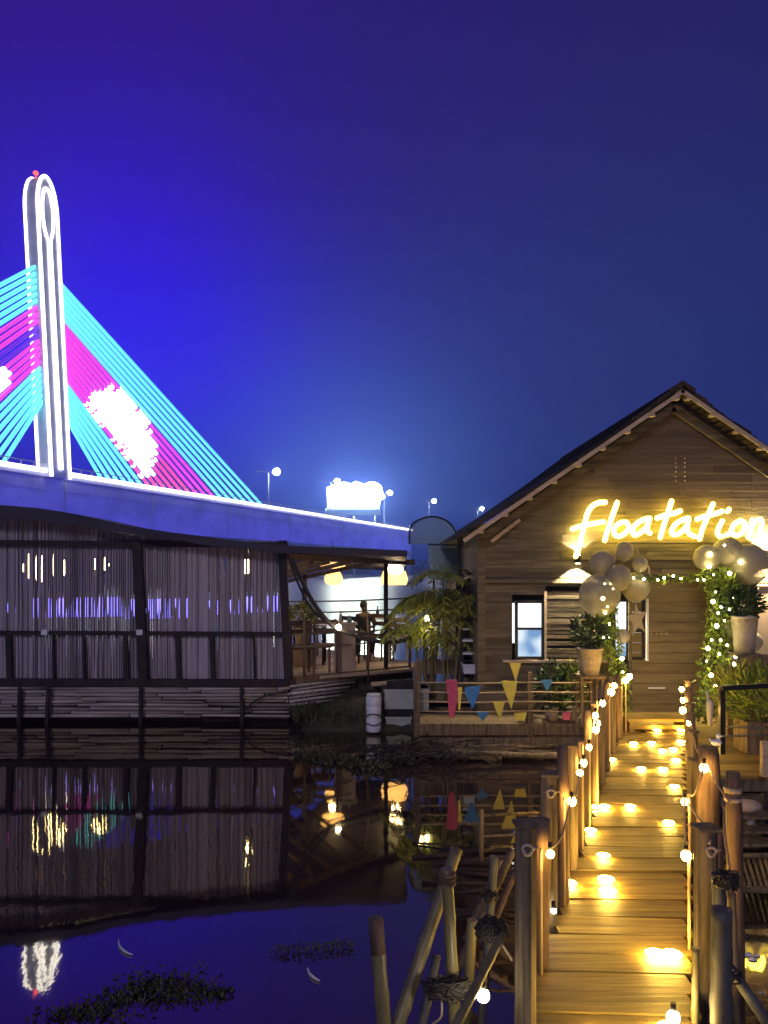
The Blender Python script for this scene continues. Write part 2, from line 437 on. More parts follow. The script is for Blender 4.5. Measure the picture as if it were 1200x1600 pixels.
pyl = MB()
no = len(outline); ne = len(eye)
k = len(pyl.v)
for v in (PB, -PB): pyl.v += [PY(u, v, z) for u, z in outline]
for j in range(no):
    a = j; c_ = (j + 1) % no; pyl.face([a, c_, c_ + no, a + no])
# faces with the eye opening: strips at each height
def eyew(z):
    q = (z - EC) / (EH * (1.0 if z > EC else 1.1))
    return EW * math.sqrt(1 - q * q) if abs(q) < 1 else 0
zl = sorted(set([round(z, 3) for z in zs] + [round(z, 3) for _, z in eye]))
for v in (PB, -PB):
    for z0, z1 in zip(zl, zl[1:]):
        for sg in (-1, 1):
            pts = [PY(sg * eyew(z0), v, z0), PY(sg * half(z0), v, z0), PY(sg * half(z1), v, z1), PY(sg * eyew(z1), v, z1)]
            kk = len(pyl.v); pyl.v += pts; pyl.face([kk, kk + 1, kk + 2, kk + 3])
kk = len(pyl.v)
for v in (PB, -PB): pyl.v += [PY(u, v, z) for u, z in eye]
for j in range(ne): pyl.face([kk + j, kk + (j + 1) % ne, kk + ne + (j + 1) % ne, kk + ne + j])
pylon = pyl.build('pylon', 'concrete', bridge)
b = MB()
for v in (PB + .12, -PB - .12): b.tube([PY(u, v, z) for u, z in outline], .33, 6)
b.tube([PY(u, PB + .15, z) for u, z in eye + eye[:1]], .27, 6)
b.tube([PY(0, PB + .15, EC - EH * 1.08), PY(0, PB + .15, ZB + 1.5)], .50, 6)
b.build('outline_light', 'led', pylon)
b = MB(); b.ball(PY(-.9, 0, ZT + .45), .42, sq=(1.2, 1.2, .9)); b.tube([PY(-.9, 0, ZT - .6), PY(-.9, 0, ZT + .3)], .15, 5); b.build('beacon', 'ledtop', pylon)
blob = [(136, 632), (150, 612), (169, 598), (182, 618), (190, 606), (207, 622), (216, 640), (232, 652), (236, 675), (243, 700), (241, 742), (222, 742), (190, 700)]
blobl = [(-60, 560), (2, 572), (18, 588), (12, 600), (-5, 625), (-60, 640)]
def inside(x, y, poly):
    r_ = False
    for i in range(len(poly)):
        x1, y1 = poly[i]; x2, y2 = poly[i - 1]
        if (y1 > y) != (y2 > y) and x < (x2 - x1) * (y - y1) / (y2 - y1) + x1: r_ = not r_
    return r_
NC = 21
for side in (1, -1):
    for i in range(NC):
        q = i / (NC - 1)
        zt = 57.9 - q * 24.6
        if side == 1:
            pxd = 415 - q * 250; pyd = 725 + .1605 * pxd; Yd = 18 * F / (HZ - pyd)
            anchor = A + (B - A) * ((Yd - A.y) / (B.y - A.y)); s_ = (anchor - T0).dot(du)
        else: s_ = -(51 - q * 40)
        p0 = PY(side * half(zt) * .9, 0, zt); p1 = along(s_, -1.0, DZ + .3)
        base = 0 if (i < 6 or i > 14) else 1
        if side == -1 and i in (9, 10): base = 3
        nseg = 60; b = MB(); cols = []
        for j in range(nseg):
            w = p0.lerp(p1, (j + .5) / nseg); X = 600 + F * w.x / w.y; Yy = HZ - F * (w.z - C) / w.y
            cc = base
            if base in (1, 3) and (inside(X + rnd(-7, 7), Yy + rnd(-5, 5), blob) or inside(X, Yy, blobl)): cc = 2
            if cc == 1 and side == 1 and j / nseg > .80 - .03 * (i - 6) + rnd(-.02, .02) and i > 8: cc = 4
            cols.append(cc)
        j = 0
        while j < nseg:
            j2 = j
            while j2 < nseg and cols[j2] == cols[j]: j2 += 1
            b.cur = cols[j]; b.tube([p0.lerp(p1, j / nseg), p0.lerp(p1, j2 / nseg)], .50 if cols[j] == 2 else .40, 5, caps=False); j = j2
        b.build('cable', ['cyan', 'mag', 'led', 'violet', 'pinkred'], bridge)

# street lamps along the road behind
def street_lamp(px, py, label, lit=True, s_extra=0):
    Y = 250 + (px - 432) * .62
    top = P(px, py, Y); hgt = 15
    base = Vector((top.x - 2.6, Y, top.z - hgt))
    t_ = thing('street_lamp', label, 'street lamp', base, 'street lamps along the bridge road')
    b = MB(); b.tube([base, base + Vector((0, 0, hgt - .5))], [.28, .17], 6); b.build('pole', 'greyconc', t_)
    b = MB(); b.tube(smooth_pts([base + Vector((0, 0, hgt - .6)), base + Vector((1.0, 0, hgt - .1)), top + Vector((-.5, 0, .1))], 3), .12, 5)
    b.tube(smooth_pts([base + Vector((0, 0, hgt - .6)), base + Vector((-1.0, 0, hgt - .1)), base + Vector((-3.2, 0, hgt))], 3), .12, 5); b.build('arm', 'greyconc', t_)
    b = MB(); b.ball(top, 1.15 if lit else .5, sq=(1, 1, .95)); b.build('lamp_head', 'street' if lit else 'greyconc', t_)
    b = MB(); b.ball(base + Vector((-3.6, 0, hgt)), .45, sq=(1.5, 1, .5)); b.build('lamp_head', 'greyconc', t_)
street_lamp(432, 737, 'street lamp nearest the bridge cables, bright white head')
street_lamp(527, 752, 'street lamp whose bright head shows at the top left corner of the lit billboard')
street_lamp(609, 770, 'street lamp just right of the lit billboard')
street_lamp(678, 783, 'street lamp above the arched plastic hood')
street_lamp(753, 795, 'street lamp next to the left slope of the house roof')
# billboard
Yb = 330
bb = thing('billboard', 'overexposed white billboard glowing beyond the bridge road', 'billboard', P(555, 800, Yb))
b = MB(); pl = [(511, 762), (521, 757), (530, 760), (536, 753), (549, 756), (556, 752), (570, 757), (577, 753), (588, 754), (596, 760), (598, 770), (602, 776), (594, 782), (592, 793), (512, 792)]
b.prism([P(x, y, Yb) for x, y in pl], (0, 2, 0)); b.build('lit_face', 'board', bb)
b = MB(); b.box(P(553, 801, Yb + .5), (23, 1.5, 2.6)); b.box(P(551, 797, Yb + 2.9), (24, 1, 1.5)); b.build('lower_frame', 'net', bb)
b = MB()
for x in (520, 553, 586): b.tube([P(x, 803, Yb + 3.6), Vector((P(x, 803, Yb + 3.6).x, Yb + 3.6, 0))], .5, 6)
b.build('support_post', 'greyconc', bb)

# ------------------------------------------------------------------ bamboo hut on the left
HY = 12.6
def hz(py, Y=HY): return C - (py - HZ) / F * Y
def hx(px, Y=HY): return (px - 600) / F * Y
hut = thing('bamboo_hut', 'floating hut with a long wall of vertical bamboo slats standing in the water', 'hut', (hx(220), HY, 0))
b = MB(); x = hx(-260); xe = hx(449)
warm_gap = [hx(p) for p in (36, 44, 56, 65, 83, 100, 130, 148, 163, 170, 383, 388, 352, 343)]
blue_gap = [hx(p) for p in (12, 59, 80, 92, 98, 120, 130, 137, 155, 168, 183, 205, 209, 232, 238, 246, 250, 274, 280, 292, 327, 360, 386, 393, 418, 428, 433)]
slit_gap = [hx(p) for p in (94, 103, 111, 117, 122, 133, 140, 147, 156, 165, 172, 187, 193, 201, 214, 235, 248, 258, 265, 24, 30, 52, 71, 76, 88, 107, 114, 125, 143, 152, 160, 174, 178, 190, 196, 228, 242, 254, 262, 268, 340, 366, 373, 402, 410)]
gaps = sorted([(g, 0) for g in warm_gap] + [(g, 1) for g in blue_gap] + [(g, 2) for g in slit_gap])
eave_rows = [(-300, 770), (0, 789), (100, 800), (200, 821), (300, 836), (430, 851), (540, 856), (636, 860)]
def eave_row(px):
    for (x0_, y0_), (x1_, y1_) in zip(eave_rows, eave_rows[1:]):
        if px <= x1_: return y0_ + (y1_ - y0_) * (px - x0_) / (x1_ - x0_)
    return 860
def walltop(xw): return hz(min(846, eave_row(600 + F * xw / HY) + 14))
while x < xe:                                  # front layer of split bamboo
    w = rnd(.022, .05); g = rnd(-.004, .004)
    for gx, kind in gaps:
        hg = .006 if kind == 2 else .010
        if x < gx + hg and x + w > gx - hg:
            w = gx - hg - x; g = 2 * hg
            break
    if w > .005:
        lean = rnd(-.006, .006); yj = HY + rnd(-.012, .0)
        z0, z1 = hz(1062), walltop(x) + rnd(0, .02)
        k = len(b.v); d_ = .010
        for z, dx in ((z0, 0), (z1, lean)):
            b.v += [Vector((x + dx, yj, z)), Vector((x + w * .5 + dx, yj - .007, z)), Vector((x + w + dx, yj, z)), Vector((x + w + dx, yj + d_, z)), Vector((x + dx, yj + d_, z))]
        for j in range(5): b.face([k + j, k + (j + 1) % 5, k + 5 + (j + 1) % 5, k + 5 + j])
        b.face([k, k + 4, k + 3, k + 2, k + 1]); b.face([k + 5, k + 6, k + 7, k + 8, k + 9])
        x += w + g
    else: x = max(x + .004, gx + hg)
# inner layer of matting whose edges leave slits of uneven length
prevx = hx(-262); prof = [0] * 25
for gx, kind in gaps + [(xe + .3, -1)]:
    zt_ = walltop(min(gx, xe)); zb = hz(1062)
    if kind == -1: newp = [0] * 25; right = xe
    else:
        lo, hi = ((hz(rnd(950, 975)), hz(rnd(915, 930))) if kind else (hz(rnd(905, 935)), hz(rnd(852, 872))))
        if kind and random.random() < .25: lo = hz(rnd(1010, 1050))
        newp = []; wmax = rnd(.008, .014) if kind else rnd(.007, .013)
        if kind == 2: lo, hi, wmax = hz(rnd(1000, 1055)), hz(rnd(905, 960)), rnd(.004, .009)
        for r_i in range(25):
            z = zb + (zt_ - zb) * r_i / 24; u = (z - lo) / (hi - lo)
            newp.append(wmax * max(0, 1 - (2 * u - 1) ** 4) if 0 < u < 1 else -.002)
        right = gx
    if right - prevx > .004:
        k = len(b.v)
        for r_i in range(25):
            z = zb + (zt_ - zb) * r_i / 24
            for yy in (HY + .012, HY + .020):
                b.v += [Vector((prevx + prof[r_i], yy, z)), Vector((right - newp[r_i], yy, z))]
        for r_i in range(24):
            a_ = k + r_i * 4
            b.face([a_, a_ + 1, a_ + 5, a_ + 4]); b.face([a_ + 3, a_ + 2, a_ + 6, a_ + 7]); b.face([a_ + 1, a_ + 3, a_ + 7, a_ + 5]); b.face([a_ + 2, a_, a_ + 4, a_ + 6])
        prevx, prof = right, newp
b.build('slat_wall', 'slat', hut)
for px, w in ((222, .15), (447, .13), (-190, .15)):
    b = MB(); b.beam((hx(px) - .06, HY - .07, hz(845)), (hx(px) + .05, HY - .07, hz(1064)), w, .10, up=(0, 1, 0)); b.build('post', 'darkwood', hut)
for px, w in ((17, .09), (199, .07), (280, .07), (333, .07), (86, .03), (134, .03), (-90, .08), (398, .03)):
    b = MB(); b.beam((hx(px) - .01, HY - .055, hz(990)), (hx(px) + .01, HY - .055, hz(1060)), w, .06, up=(0, 1, 0)); b.build('lower_stud', 'darkwood', hut)
b = MB(); b.beam((hx(-260), HY - .06, hz(846)), (hx(449), HY - .06, hz(852)), .07, .09); b.build('top_rail', 'darkwood', hut)
b = MB(); b.beam((hx(-260), HY - .06, hz(987)), (hx(449), HY - .06, hz(990)), .06, .065); b.build('middle_rail', 'darkwood', hut)
b = MB(); b.beam((hx(-260), HY - .05, hz(1064)), (hx(452), HY - .05, hz(1066)), .16, .11); b.build('sill_beam', 'darkwood', hut)
b = MB()
for i in range(9):
    z = hz(1074) - i * .056; xx = hx(-260)
    while xx < hx(452):
        L = rnd(.7, 2.4); x2 = min(xx + L, hx(454) + rnd(-.05, .02)); b.tube([(xx, HY + rnd(-.05, .03) - .05, z + rnd(-.012, .012)), (x2, HY + rnd(-.05, .03) - .05, z + rnd(-.012, .012))], rnd(.022, .034), 6); xx = x2 + .02
b.build('bamboo_float_bundle', 'raft', hut)
for px in (38, 82, 225, 380):
    b = MB(); b.beam((hx(px), HY - .16, hz(1072)), (hx(px) + rnd(-.03, .03), HY - .16, hz(1128)), .05, .05, up=(0, 1, 0)); b.build('mooring_stake', 'darkwood', hut)
b = MB(); b.tube(smooth_pts([(hx(380), HY - .14, hz(1115)), (hx(405), HY - .16, hz(1090)), (hx(450), HY - .14, hz(1078))]), .015, 5); b.build('mooring_rope', 'darkwood', hut)
b = MB(); b.box((hx(95), HY + 1.7, .08), (hx(449) - hx(-260), 3.2, .30)); b.build('pontoon', 'darkwood', hut)
# floor, back wall posts, roof
b = MB(); b.box(((hx(-260) + hx(449)) / 2, HY + 1.65, hz(1064) - .03), (hx(449) - hx(-260), 3.1, .06)); b.build('floor', 'darkwood', hut)
for px in (-230, 40, 300, 447):
    b = MB(); b.tube([(hx(px), HY + 2.95, .5), (hx(px), HY + 2.95, 2.75)], .05, 8); b.build('post', 'darkwood', hut)
eave = [(-300, 770), (0, 789), (100, 800), (200, 821), (300, 836), (430, 851), (540, 856), (636, 860)]
EP = smooth_pts([P(x, y, HY - .35) for x, y in eave], 6)
b = MB(); k = 0; n_ = len(EP)
def RD(p): return 3.4 if p.x < hx(430) else 3.4 + 2.6 * min(1, (p.x - hx(430)) / .8)
for i, p in enumerate(EP):
    dr = .17 + .02 * math.sin(i * 1.3) + .08 * max(0, min(1, (hx(200) - p.x) / 2.5))
    b.v += [p, p + Vector((0, 0, -dr * (1 - .45 * i / n_))), p + Vector((0, .5, -.12)), p + Vector((.1, RD(p), -.34)), p + Vector((.1, RD(p), -.24)), p + Vector((0, 1.5, .0))]
for i in range(n_ - 1):
    for j in range(6):
        a = i * 6 + j; c_ = i * 6 + (j + 1) % 6; b.face([a, c_, c_ + 6, a + 6])
b.face([0, 1, 2, 3, 4, 5]); b.face([(n_ - 1) * 6 + j for j in (5, 4, 3, 2, 1, 0)])
b.build('roof', 'tarp', hut)
b = MB()
for px in (75, 222): b.box((hx(px), HY - .12, hz(987)), (.10, .05, .085))
b.build('bracket_plate', 'white', hut)
# lanterns inside the hut, seen between the slats
def pendant(px, py, Y, r, label, mat='lantern', energy=6, squash=.9, cord=.9):
    p = P(px, py, Y)
    t_ = thing('pendant_lamp', label, 'lamp', p, 'pendant lamps')
    b = MB(); b.lathe(p, [(r * .35, r * squash), (r * .8, r * .5), (r, -.1 * r), (r * .86, -r * .5), (r * .5, -r * .85 * squash)], 14); b.build('lamp_shade', mat, t_)
    b = MB(); b.tube([p + Vector((0, 0, r * squash)), p + Vector((0, 0, r * squash + .25))], .008, 5); b.build('cord', 'black', t_)
    if energy: lamp('lamp_light', p - Vector((0, 0, r * 1.2)), energy, (1, .72, .38), .08, t_)
pendant(70, 884, HY + 2.2, .40, 'large yellow pendant lamp behind the slats near the left edge', 'paperlamp', 0)
pendant(157, 881, HY + 2.8, .17, 'small yellow pendant lamp behind the slats left of the dark hut post', 'paperlamp', 0)
pendant(385, 886, HY + .9, .15, 'bright pendant lamp glowing through the right end of the slat wall', 'paperlamp', 4)
t_ = thing('glow_row', 'row of blue glowing panels added behind the slat wall for bridge light on the river', 'lights', P(120, 950, HY + 3.2))  # added glow, stands for the blue bridge light mirrored on the river
for px0, px1, py, r in ((-150, 30, 952, .12), (50, 190, 950, .27), (196, 300, 952, .27), (320, 375, 950, .20), (380, 440, 945, .22)):
    b = MB(); b.beam(P(px0, py, HY + 2.7), P(px1, py - 2, HY + 2.7), .03, r * 1.45); b.build('panel', 'blueglow', t_)

# ------------------------------------------------------------------ open pavilion
ZF = hz(1060)
def fd(px, py): return (C - ZF) * F / (py - HZ)      # depth of a pixel on the pavilion floor
p0 = P(450, 1060, HY); Y1 = fd(642, 1041); p1 = P(642, 1041, Y1)
pav = thing('open_pavilion', 'open sided dining pavilion floating beside the bamboo hut', 'pavilion', (p0.x, p0.y, 0))
ed = (p1 - p0).normalized(); inn = Vector((-ed.y, ed.x, 0))
b = MB(); npl = 16
for i in range(npl):
    b.beam(p0 + inn * (.18 + i * .31) + Vector((0, 0, -.03)), p1 + inn * (.18 + i * .31) + Vector((.6, 0, -.03)), .30, .05)
b.build('deck_floor', 'tan', pav)
b = MB(); b.beam(p0 + Vector((0, 0, -.05)), p1 + Vector((0, 0, -.05)), .08, .13); b.beam(p0 + inn * .4 - Vector((0, 0, .12)), p1 + inn * .4 - Vector((0, 0, .12)), .1, .12)
b.build('edge_beam', 'redwood', pav)
b = MB(); b.beam(p0 + inn * .16 + Vector((0, 0, -.37)), p1 + inn * .16 + ed * .15 + Vector((0, 0, -.37)), .06, .52); b.build('fascia_board', 'oldwood', pav)
b = MB()
for i in range(6):
    z = ZF - .13 - i * .062
    b.tube([p0 + Vector((.02, rnd(-.05, .03), z - p0.z)), p0 + ed * (1.32 - i * .03 + rnd(-.1, .1)) + Vector((0, rnd(-.06, .02), z - p0.z + rnd(-.01, .015)))], rnd(.022, .032), 6)
b.build('bamboo_float_bundle', 'raft', pav)
b = MB(); b.box((p0 + p1) / 2 + inn * 2.6 + Vector((0, 0, -.42)), (2.4, 4.2, .3)); b.build('pontoon', 'darkwood', pav)
cols_ = []
for (px, py) in ((603, 1046), (640, 1040)):
    Y = fd(px, py); q = P(px, py, Y) + Vector((0, .1, 0)); cols_.append(q)
for q, zt_ in ((cols_[0], 2.66), (p0 + inn * 4.8, 2.2), (p1 + inn * 4.6, 2.2)):
    b = MB(); b.tube([q, Vector((q.x, q.y, zt_))], .04, 8); b.build('post', 'darkwood', pav)
rails = (940, 958, 992, 1012)
b = MB()
for ry in rails:
    z = hz(ry) - ZF
    b.tube([p0 + Vector((0, 0, z)), p0.lerp(p1, .5) + Vector((0, 0, z - .02)), p1 + Vector((0, 0, z))], .013, 5)
b.build('rail', 'bamboo', pav)
for f_ in (.12, .37, .62, .99):
    q = p0.lerp(p1, f_); b = MB(); b.tube([q, q + Vector((0, 0, .92))], .026, 6); b.build('railing_post', 'redwood', pav)
b = MB()
for f_ in (.06, .2, .33, .5, .7):
    q = p0.lerp(p1, f_) + inn * .1 + Vector((0, 0, hz(862) - ZF - .16)); b.beam(q, q + inn * 5 + Vector((0, 0, -.62)), .06, .07)
b.beam(p0 + Vector((0, 0, hz(866) - ZF - .04)), p1 + Vector((.05, 0, hz(866) - ZF - .12)), .08, .10)

b.build('roof_beam', 'redwood', pav)
# things in the pavilion
pendant(520, 878, 15.6, .27, 'wide woven pendant lamp glowing orange under the pavilion roof', 'lantern', 11, .55)
pendant(521, 903, 16.4, .20, 'round pale lamp shade under the wide woven lamp in the pavilion', 'lantern', 0, .9)
pendant(618, 888, 15.4, .16, 'bright bare lamp by the pavilion corner post', 'paperlamp', 34, .9)
pendant(616, 903, 16.6, .30, 'low flat woven lamp beneath the bright corner lamp of the pavilion', 'lantern', 0, .35)
def seat_at(px, py, label, mat, w=.42, h=.45, backh=.45, rz=0, name='dining_chair'):
    Y = fd(px, py); c = P(px, py, Y)
    t_ = thing(name, label, 'chair', c)
    Rz = Matrix.Rotation(rz, 3, 'Z')
    def L(x, y, z): return c + Rz @ Vector((x, y, z))
    b = MB(); b.box(L(0, 0, h), (w, w, .05), Rz); b.build('seat', mat, t_)
    for sx_ in (-1, 1):
        for sy_ in (-1, 1):
            b = MB(); hh = h if sy_ < 0 else h + backh
            b.beam(L(sx_ * (w / 2 - .02), sy_ * (w / 2 - .02), 0), L(sx_ * (w / 2 - .02), sy_ * (w / 2 - .02), hh), .04, .04, up=(0, 1, 0)); b.build('leg', mat, t_)
    b = MB()
    for z in (h + backh - .05, h + backh * .55): b.beam(L(-w / 2, w / 2 - .02, z), L(w / 2, w / 2 - .02, z), .025, .08)
    b.build('backrest', mat, t_)
seat_at(470, 1052, 'brown dining chair at the left end of the pavilion rail', 'redwood', rz=.3)
seat_at(503, 1048, 'brown dining chair between the leftmost chair and the tan counter', 'redwood', rz=-.2)
seat_at(625, 1031, 'yellow pine chair beside the pavilion corner post', 'pinewood', w=.40, h=.5, backh=.35, rz=2.9)
c = P(539, 1056, fd(539, 1050) + .15); c.z = ZF
t_ = thing('counter', 'tall tan plywood counter standing on the pavilion deck', 'counter', c)
b = MB(); b.box(c + Vector((0, 0, .41)), (.36, .34, .82)); b.build('cabinet', 'tan', t_)
b = MB(); b.box(c + Vector((0, 0, .838)), (.42, .40, .03)); b.build('top', 'tan', t_)
def table(px, py, label, w=.7):
    Y = fd(px, py); c = P(px, py, Y)
    t_ = thing('dining_table', label, 'table', c)
    b = MB(); b.box(c + Vector((0, 0, .73)), (w, .6, .04)); b.build('tabletop', 'white', t_)
    for sx_ in (-1, 1):
        for sy_ in (-1, 1):
            b = MB(); b.beam(c + Vector((sx_ * (w / 2 - .05), sy_ * .25, 0)), c + Vector((sx_ * (w / 2 - .05), sy_ * .25, .71)), .04, .04, up=(0, 1, 0)); b.build('leg', 'darkwood', t_)
table(506, 1028, 'pale table beside the potted bush in the pavilion')
table(596, 1018, 'pale table in front of the seated person')
table(482, 1036, 'pale table behind the two brown chairs in the pavilion')
seat_at(556, 1034, 'dark chair between the tan counter and the seated person', 'darkwood', rz=2.6)
seat_at(590, 1030, 'brown chair by the dark pavilion column', 'redwood', rz=-.5)
seat_at(487, 1022, 'brown chair farthest back at the left of the pavilion', 'redwood', rz=2.9)
def bottle(px, Y, zt, h_, rr, label, mat):
    b = MB(); b.lathe(((px - 600) / F * Y, Y, zt), [(rr * .9, 0), (rr, .01), (rr, h_ * .55), (rr * .4, h_ * .75), (rr * .35, h_)], 10); solo(b, 'bottle', mat, label, 'bottle')
bottle(590, fd(596, 1018), ZF + .75, .24, .035, 'dark bottle on the table by the seated person', 'black')
bottle(602, fd(596, 1018), ZF + .75, .16, .04, 'short pale jar on the table by the seated person', 'white')
bottle(532, fd(539, 1050) + .15, ZF + .854, .22, .03, 'slim bottle on the tan counter', 'potwhite')
bottle(546, fd(539, 1050) + .15, ZF + .854, .13, .045, 'squat pot on the tan counter', 'net')
def potted(px, Y, zb, ph, pr, fr, label, leafmat='leaf', potmat='pot', nl=260, L=.10, w=.05, lift=.8, cat='potted plant', group=None):
    c = Vector(((px - 600) / F * Y, Y, zb))
    t_ = thing('potted_plant', label, cat, c, group)
    b = MB(); b.lathe(c, [(pr * .72, 0), (pr * .9, ph * .5), (pr, ph * .93), (pr * 1.08, ph * .94), (pr * 1.08, ph), (pr * .9, ph)], 16); b.build('pot', potmat, t_)
    b = MB(); fc = c + Vector((0, 0, ph + fr[2] * lift)); leaves(b, fc, fr, nl, L, w)
    b.build('foliage', leafmat, t_)
    b = MB()
    for _ in range(5): b.tube([c + Vector((0, 0, ph * .9)), fc + Vector((rnd(-.5, .5) * fr[0], rnd(-.5, .5) * fr[1], rnd(-.2, .5) * fr[2]))], .006, 4)
    b.build('stem', 'leafdark', t_)
    return t_
potted(472, 14.4, ZF + .35, .35, .15, (.30, .25, .26), 'round yellow-green bush in a pot at the left of the pavilion', 'palm', 'tan', 420)
b = MB(); c = Vector((hx(472, 14.4), 14.4, ZF)); b.box(c + Vector((0, 0, .17)), (.4, .36, .34)); solo(b, 'plinth', 'tan', 'tan block carrying the potted bush in the pavilion', 'plinth')
# seated person
def person(px, py_seat, Y, label):
    c = Vector(((px - 600) / F * Y, Y, ZF))
    t_ = thing('person', label, 'person', c)
    def skin_mesh(name, verts, edges, radii, mat, parent, lev=2, root=0):
        me = bpy.data.meshes.new(name); me.from_pydata([tuple(Vector(v)) for v in verts], edges, []); me.materials.append(M[mat])
        o = bpy.data.objects.new(name, me); COL.objects.link(o); o.parent = parent
        md = o.modifiers.new('skin', 'SKIN'); md.use_smooth_shade = True
        for i, r_ in enumerate(radii):
            v = me.skin_vertices[0].data[i]; v.radius = (r_[0], r_[1]) if isinstance(r_, tuple) else (r_, r_); v.use_root = (i == root)
        sb = o.modifiers.new('sub', 'SUBSURF'); sb.levels = lev; sb.render_levels = lev
        return o
    t_.scale = (.84, .84, .84)
    V = [(0, 0, .52), (0, .02, .68), (0, .03, .86), (0, .02, 1.0), (0, 0, 1.07), (-.02, -.02, 1.14), (-.03, -.03, 1.22), (-.03, -.03, 1.29),
         (-.17, .01, .98), (-.24, -.05, .76), (-.16, -.28, .72), (-.12, -.36, .74),
         (.17, .01, .98), (.25, -.05, .76), (.17, -.27, .72), (.13, -.35, .74),
         (-.10, -.05, .50), (-.14, -.42, .50), (-.14, -.40, .08), (-.14, -.54, .04),
         (.10, -.05, .50), (.15, -.43, .50), (.17, -.36, .08), (.17, -.50, .04)]
    E = [(0, 1), (1, 2), (2, 3), (3, 4), (4, 5), (5, 6), (6, 7), (3, 8), (8, 9), (9, 10), (10, 11), (3, 12), (12, 13), (13, 14), (14, 15), (0, 16), (16, 17), (17, 18), (18, 19), (0, 20), (20, 21), (21, 22), (22, 23)]
    rd = [(.15, .11), (.135, .10), (.15, .11), (.13, .09), .052, .062, .085, .06, .06, .045, .034, .035, .06, .045, .034, .035, .08, .06, .042, .035, .08, .06, .042, .035]
    skin_mesh('body', V, E, rd, 'skin', t_)
    sv = [V[0], V[1], V[2], V[3], V[8], V[9], V[12], V[13]]
    skin_mesh('shirt', [tuple(a) for a in sv], [(0, 1), (1, 2), (2, 3), (3, 4), (4, 5), (3, 6), (6, 7)], [(.165, .125), (.15, .115), (.165, .12), (.145, .10), .075, .06, .075, .06], 'cloth', t_)
    tv = [V[0], V[16], V[17], V[18], V[20], V[21], V[22]]
    skin_mesh('trousers', [tuple(a) for a in tv], [(0, 1), (1, 2), (2, 3), (0, 4), (4, 5), (5, 6)], [(.16, .13), .095, .075, .055, .095, .075, .055], 'cloth', t_)
    b = MB(); b.ball(c + Vector((-.03, -.005, 1.25)), .105, 12, 8, (.92, 1.0, 1.05)); b.build('hair', 'hair', t_)
    
    return t_
person(570, 1005, 16.0, 'person in dark clothes seated with back to the bright river, seen in silhouette')
c = Vector((hx(570, 16), 16.06, ZF))
b = MB(); b.box(c + Vector((0, .05, .33)), (.44, .40, .05))
t_ = thing('stool', 'dark stool under the seated person', 'stool', c)
b.build('seat', 'darkwood', t_)
for sx_ in (-1, 1):
    for sy_ in (-1, 1):
        b = MB(); b.beam(c + Vector((sx_ * .18, .05 + sy_ * .16, 0)), c + Vector((sx_ * .2, .05 + sy_ * .17, .305)), .04, .04, up=(0, 1, 0)); b.build('leg', 'darkwood', t_)
# sagging black cables with two bulbs
def hang(pts, r, name, label, bulbs=(), cat='cable'):
    t_ = thing(name, label, cat, pts[0])
    b = MB(); b.tube(smooth_pts(pts, 6), r, 7); b.build('cord', 'blackrope', t_)
    for q in bulbs:
        b = MB(); b.ball(q, .045, 10, 6); b.build('bulb', 'bulbhot', t_)
YH = 12.3
hang([P(x, y, YH - .1) for x, y in ((455, 872), (470, 905), (492, 945), (520, 978), (548, 990), (575, 1000), (600, 1003), (632, 1000), (662, 985), (690, 958), (716, 920), (735, 905))], .035, 'hanging_cable',
     'thick black hanging cable with two glowing bulbs sagging across the pavilion front', (P(529, 980, YH - .2), P(667, 966, YH - .2)))
hang([P(x, y, YH + .05) for x, y in ((452, 874), (466, 912), (490, 955), (530, 982), (562, 988), (590, 992), (625, 989), (650, 990))], .02, 'hanging_cable',
     'thinner black cable sagging just above the thick one at the pavilion front')

# ------------------------------------------------------------------ arched plastic hood and palms
YA = 14.2
t_ = thing('arched_hood', 'translucent grey-green arched sheet hood behind the palms', 'hood', P(680, 905, YA))
b = MB(); arc = [(640, 850), (640, 830), (645, 818), (657, 811), (672, 807), (688, 809), (702, 817), (712, 832), (717, 850), (718, 872), (718, 908)]
pp = smooth_pts([P(x, y, YA) for x, y in arc], 3); k = 0
for p in pp: b.v += [p, p + Vector((0, .9, .05))]
for i in range(len(pp) - 1): b.face([2 * i, 2 * i + 1, 2 * i + 3, 2 * i + 2], True)
b.build('side_sheet', 'clear', t_)
b = MB(); b.prism([P(x, y, YA + .02) for x, y in arc] + [P(672, 905, YA + .02), P(668, 850, YA + .02)], (0, .008, 0)); b.build('front_sheet', 'clear', t_)
b = MB(); b.tube(pp, .016, 6); b.tube([P(668, 850, YA), P(717, 852, YA)], .012, 5); b.build('hoop', 'darkwood', t_)
b = MB(); b.prism([P(674, 856, YA + .05), P(716, 856, YA + .05), P(716, 905, YA + .05), P(676, 905, YA + .05)], (0, .02, 0)); b.build('lower_panel', 'net', t_)
for x in (678, 714):
    b = MB(); b.tube([P(x, 900, YA + .1), Vector((hx(x, YA), YA + .1, .35))], .025, 6); b.build('support_leg', 'darkwood', t_)
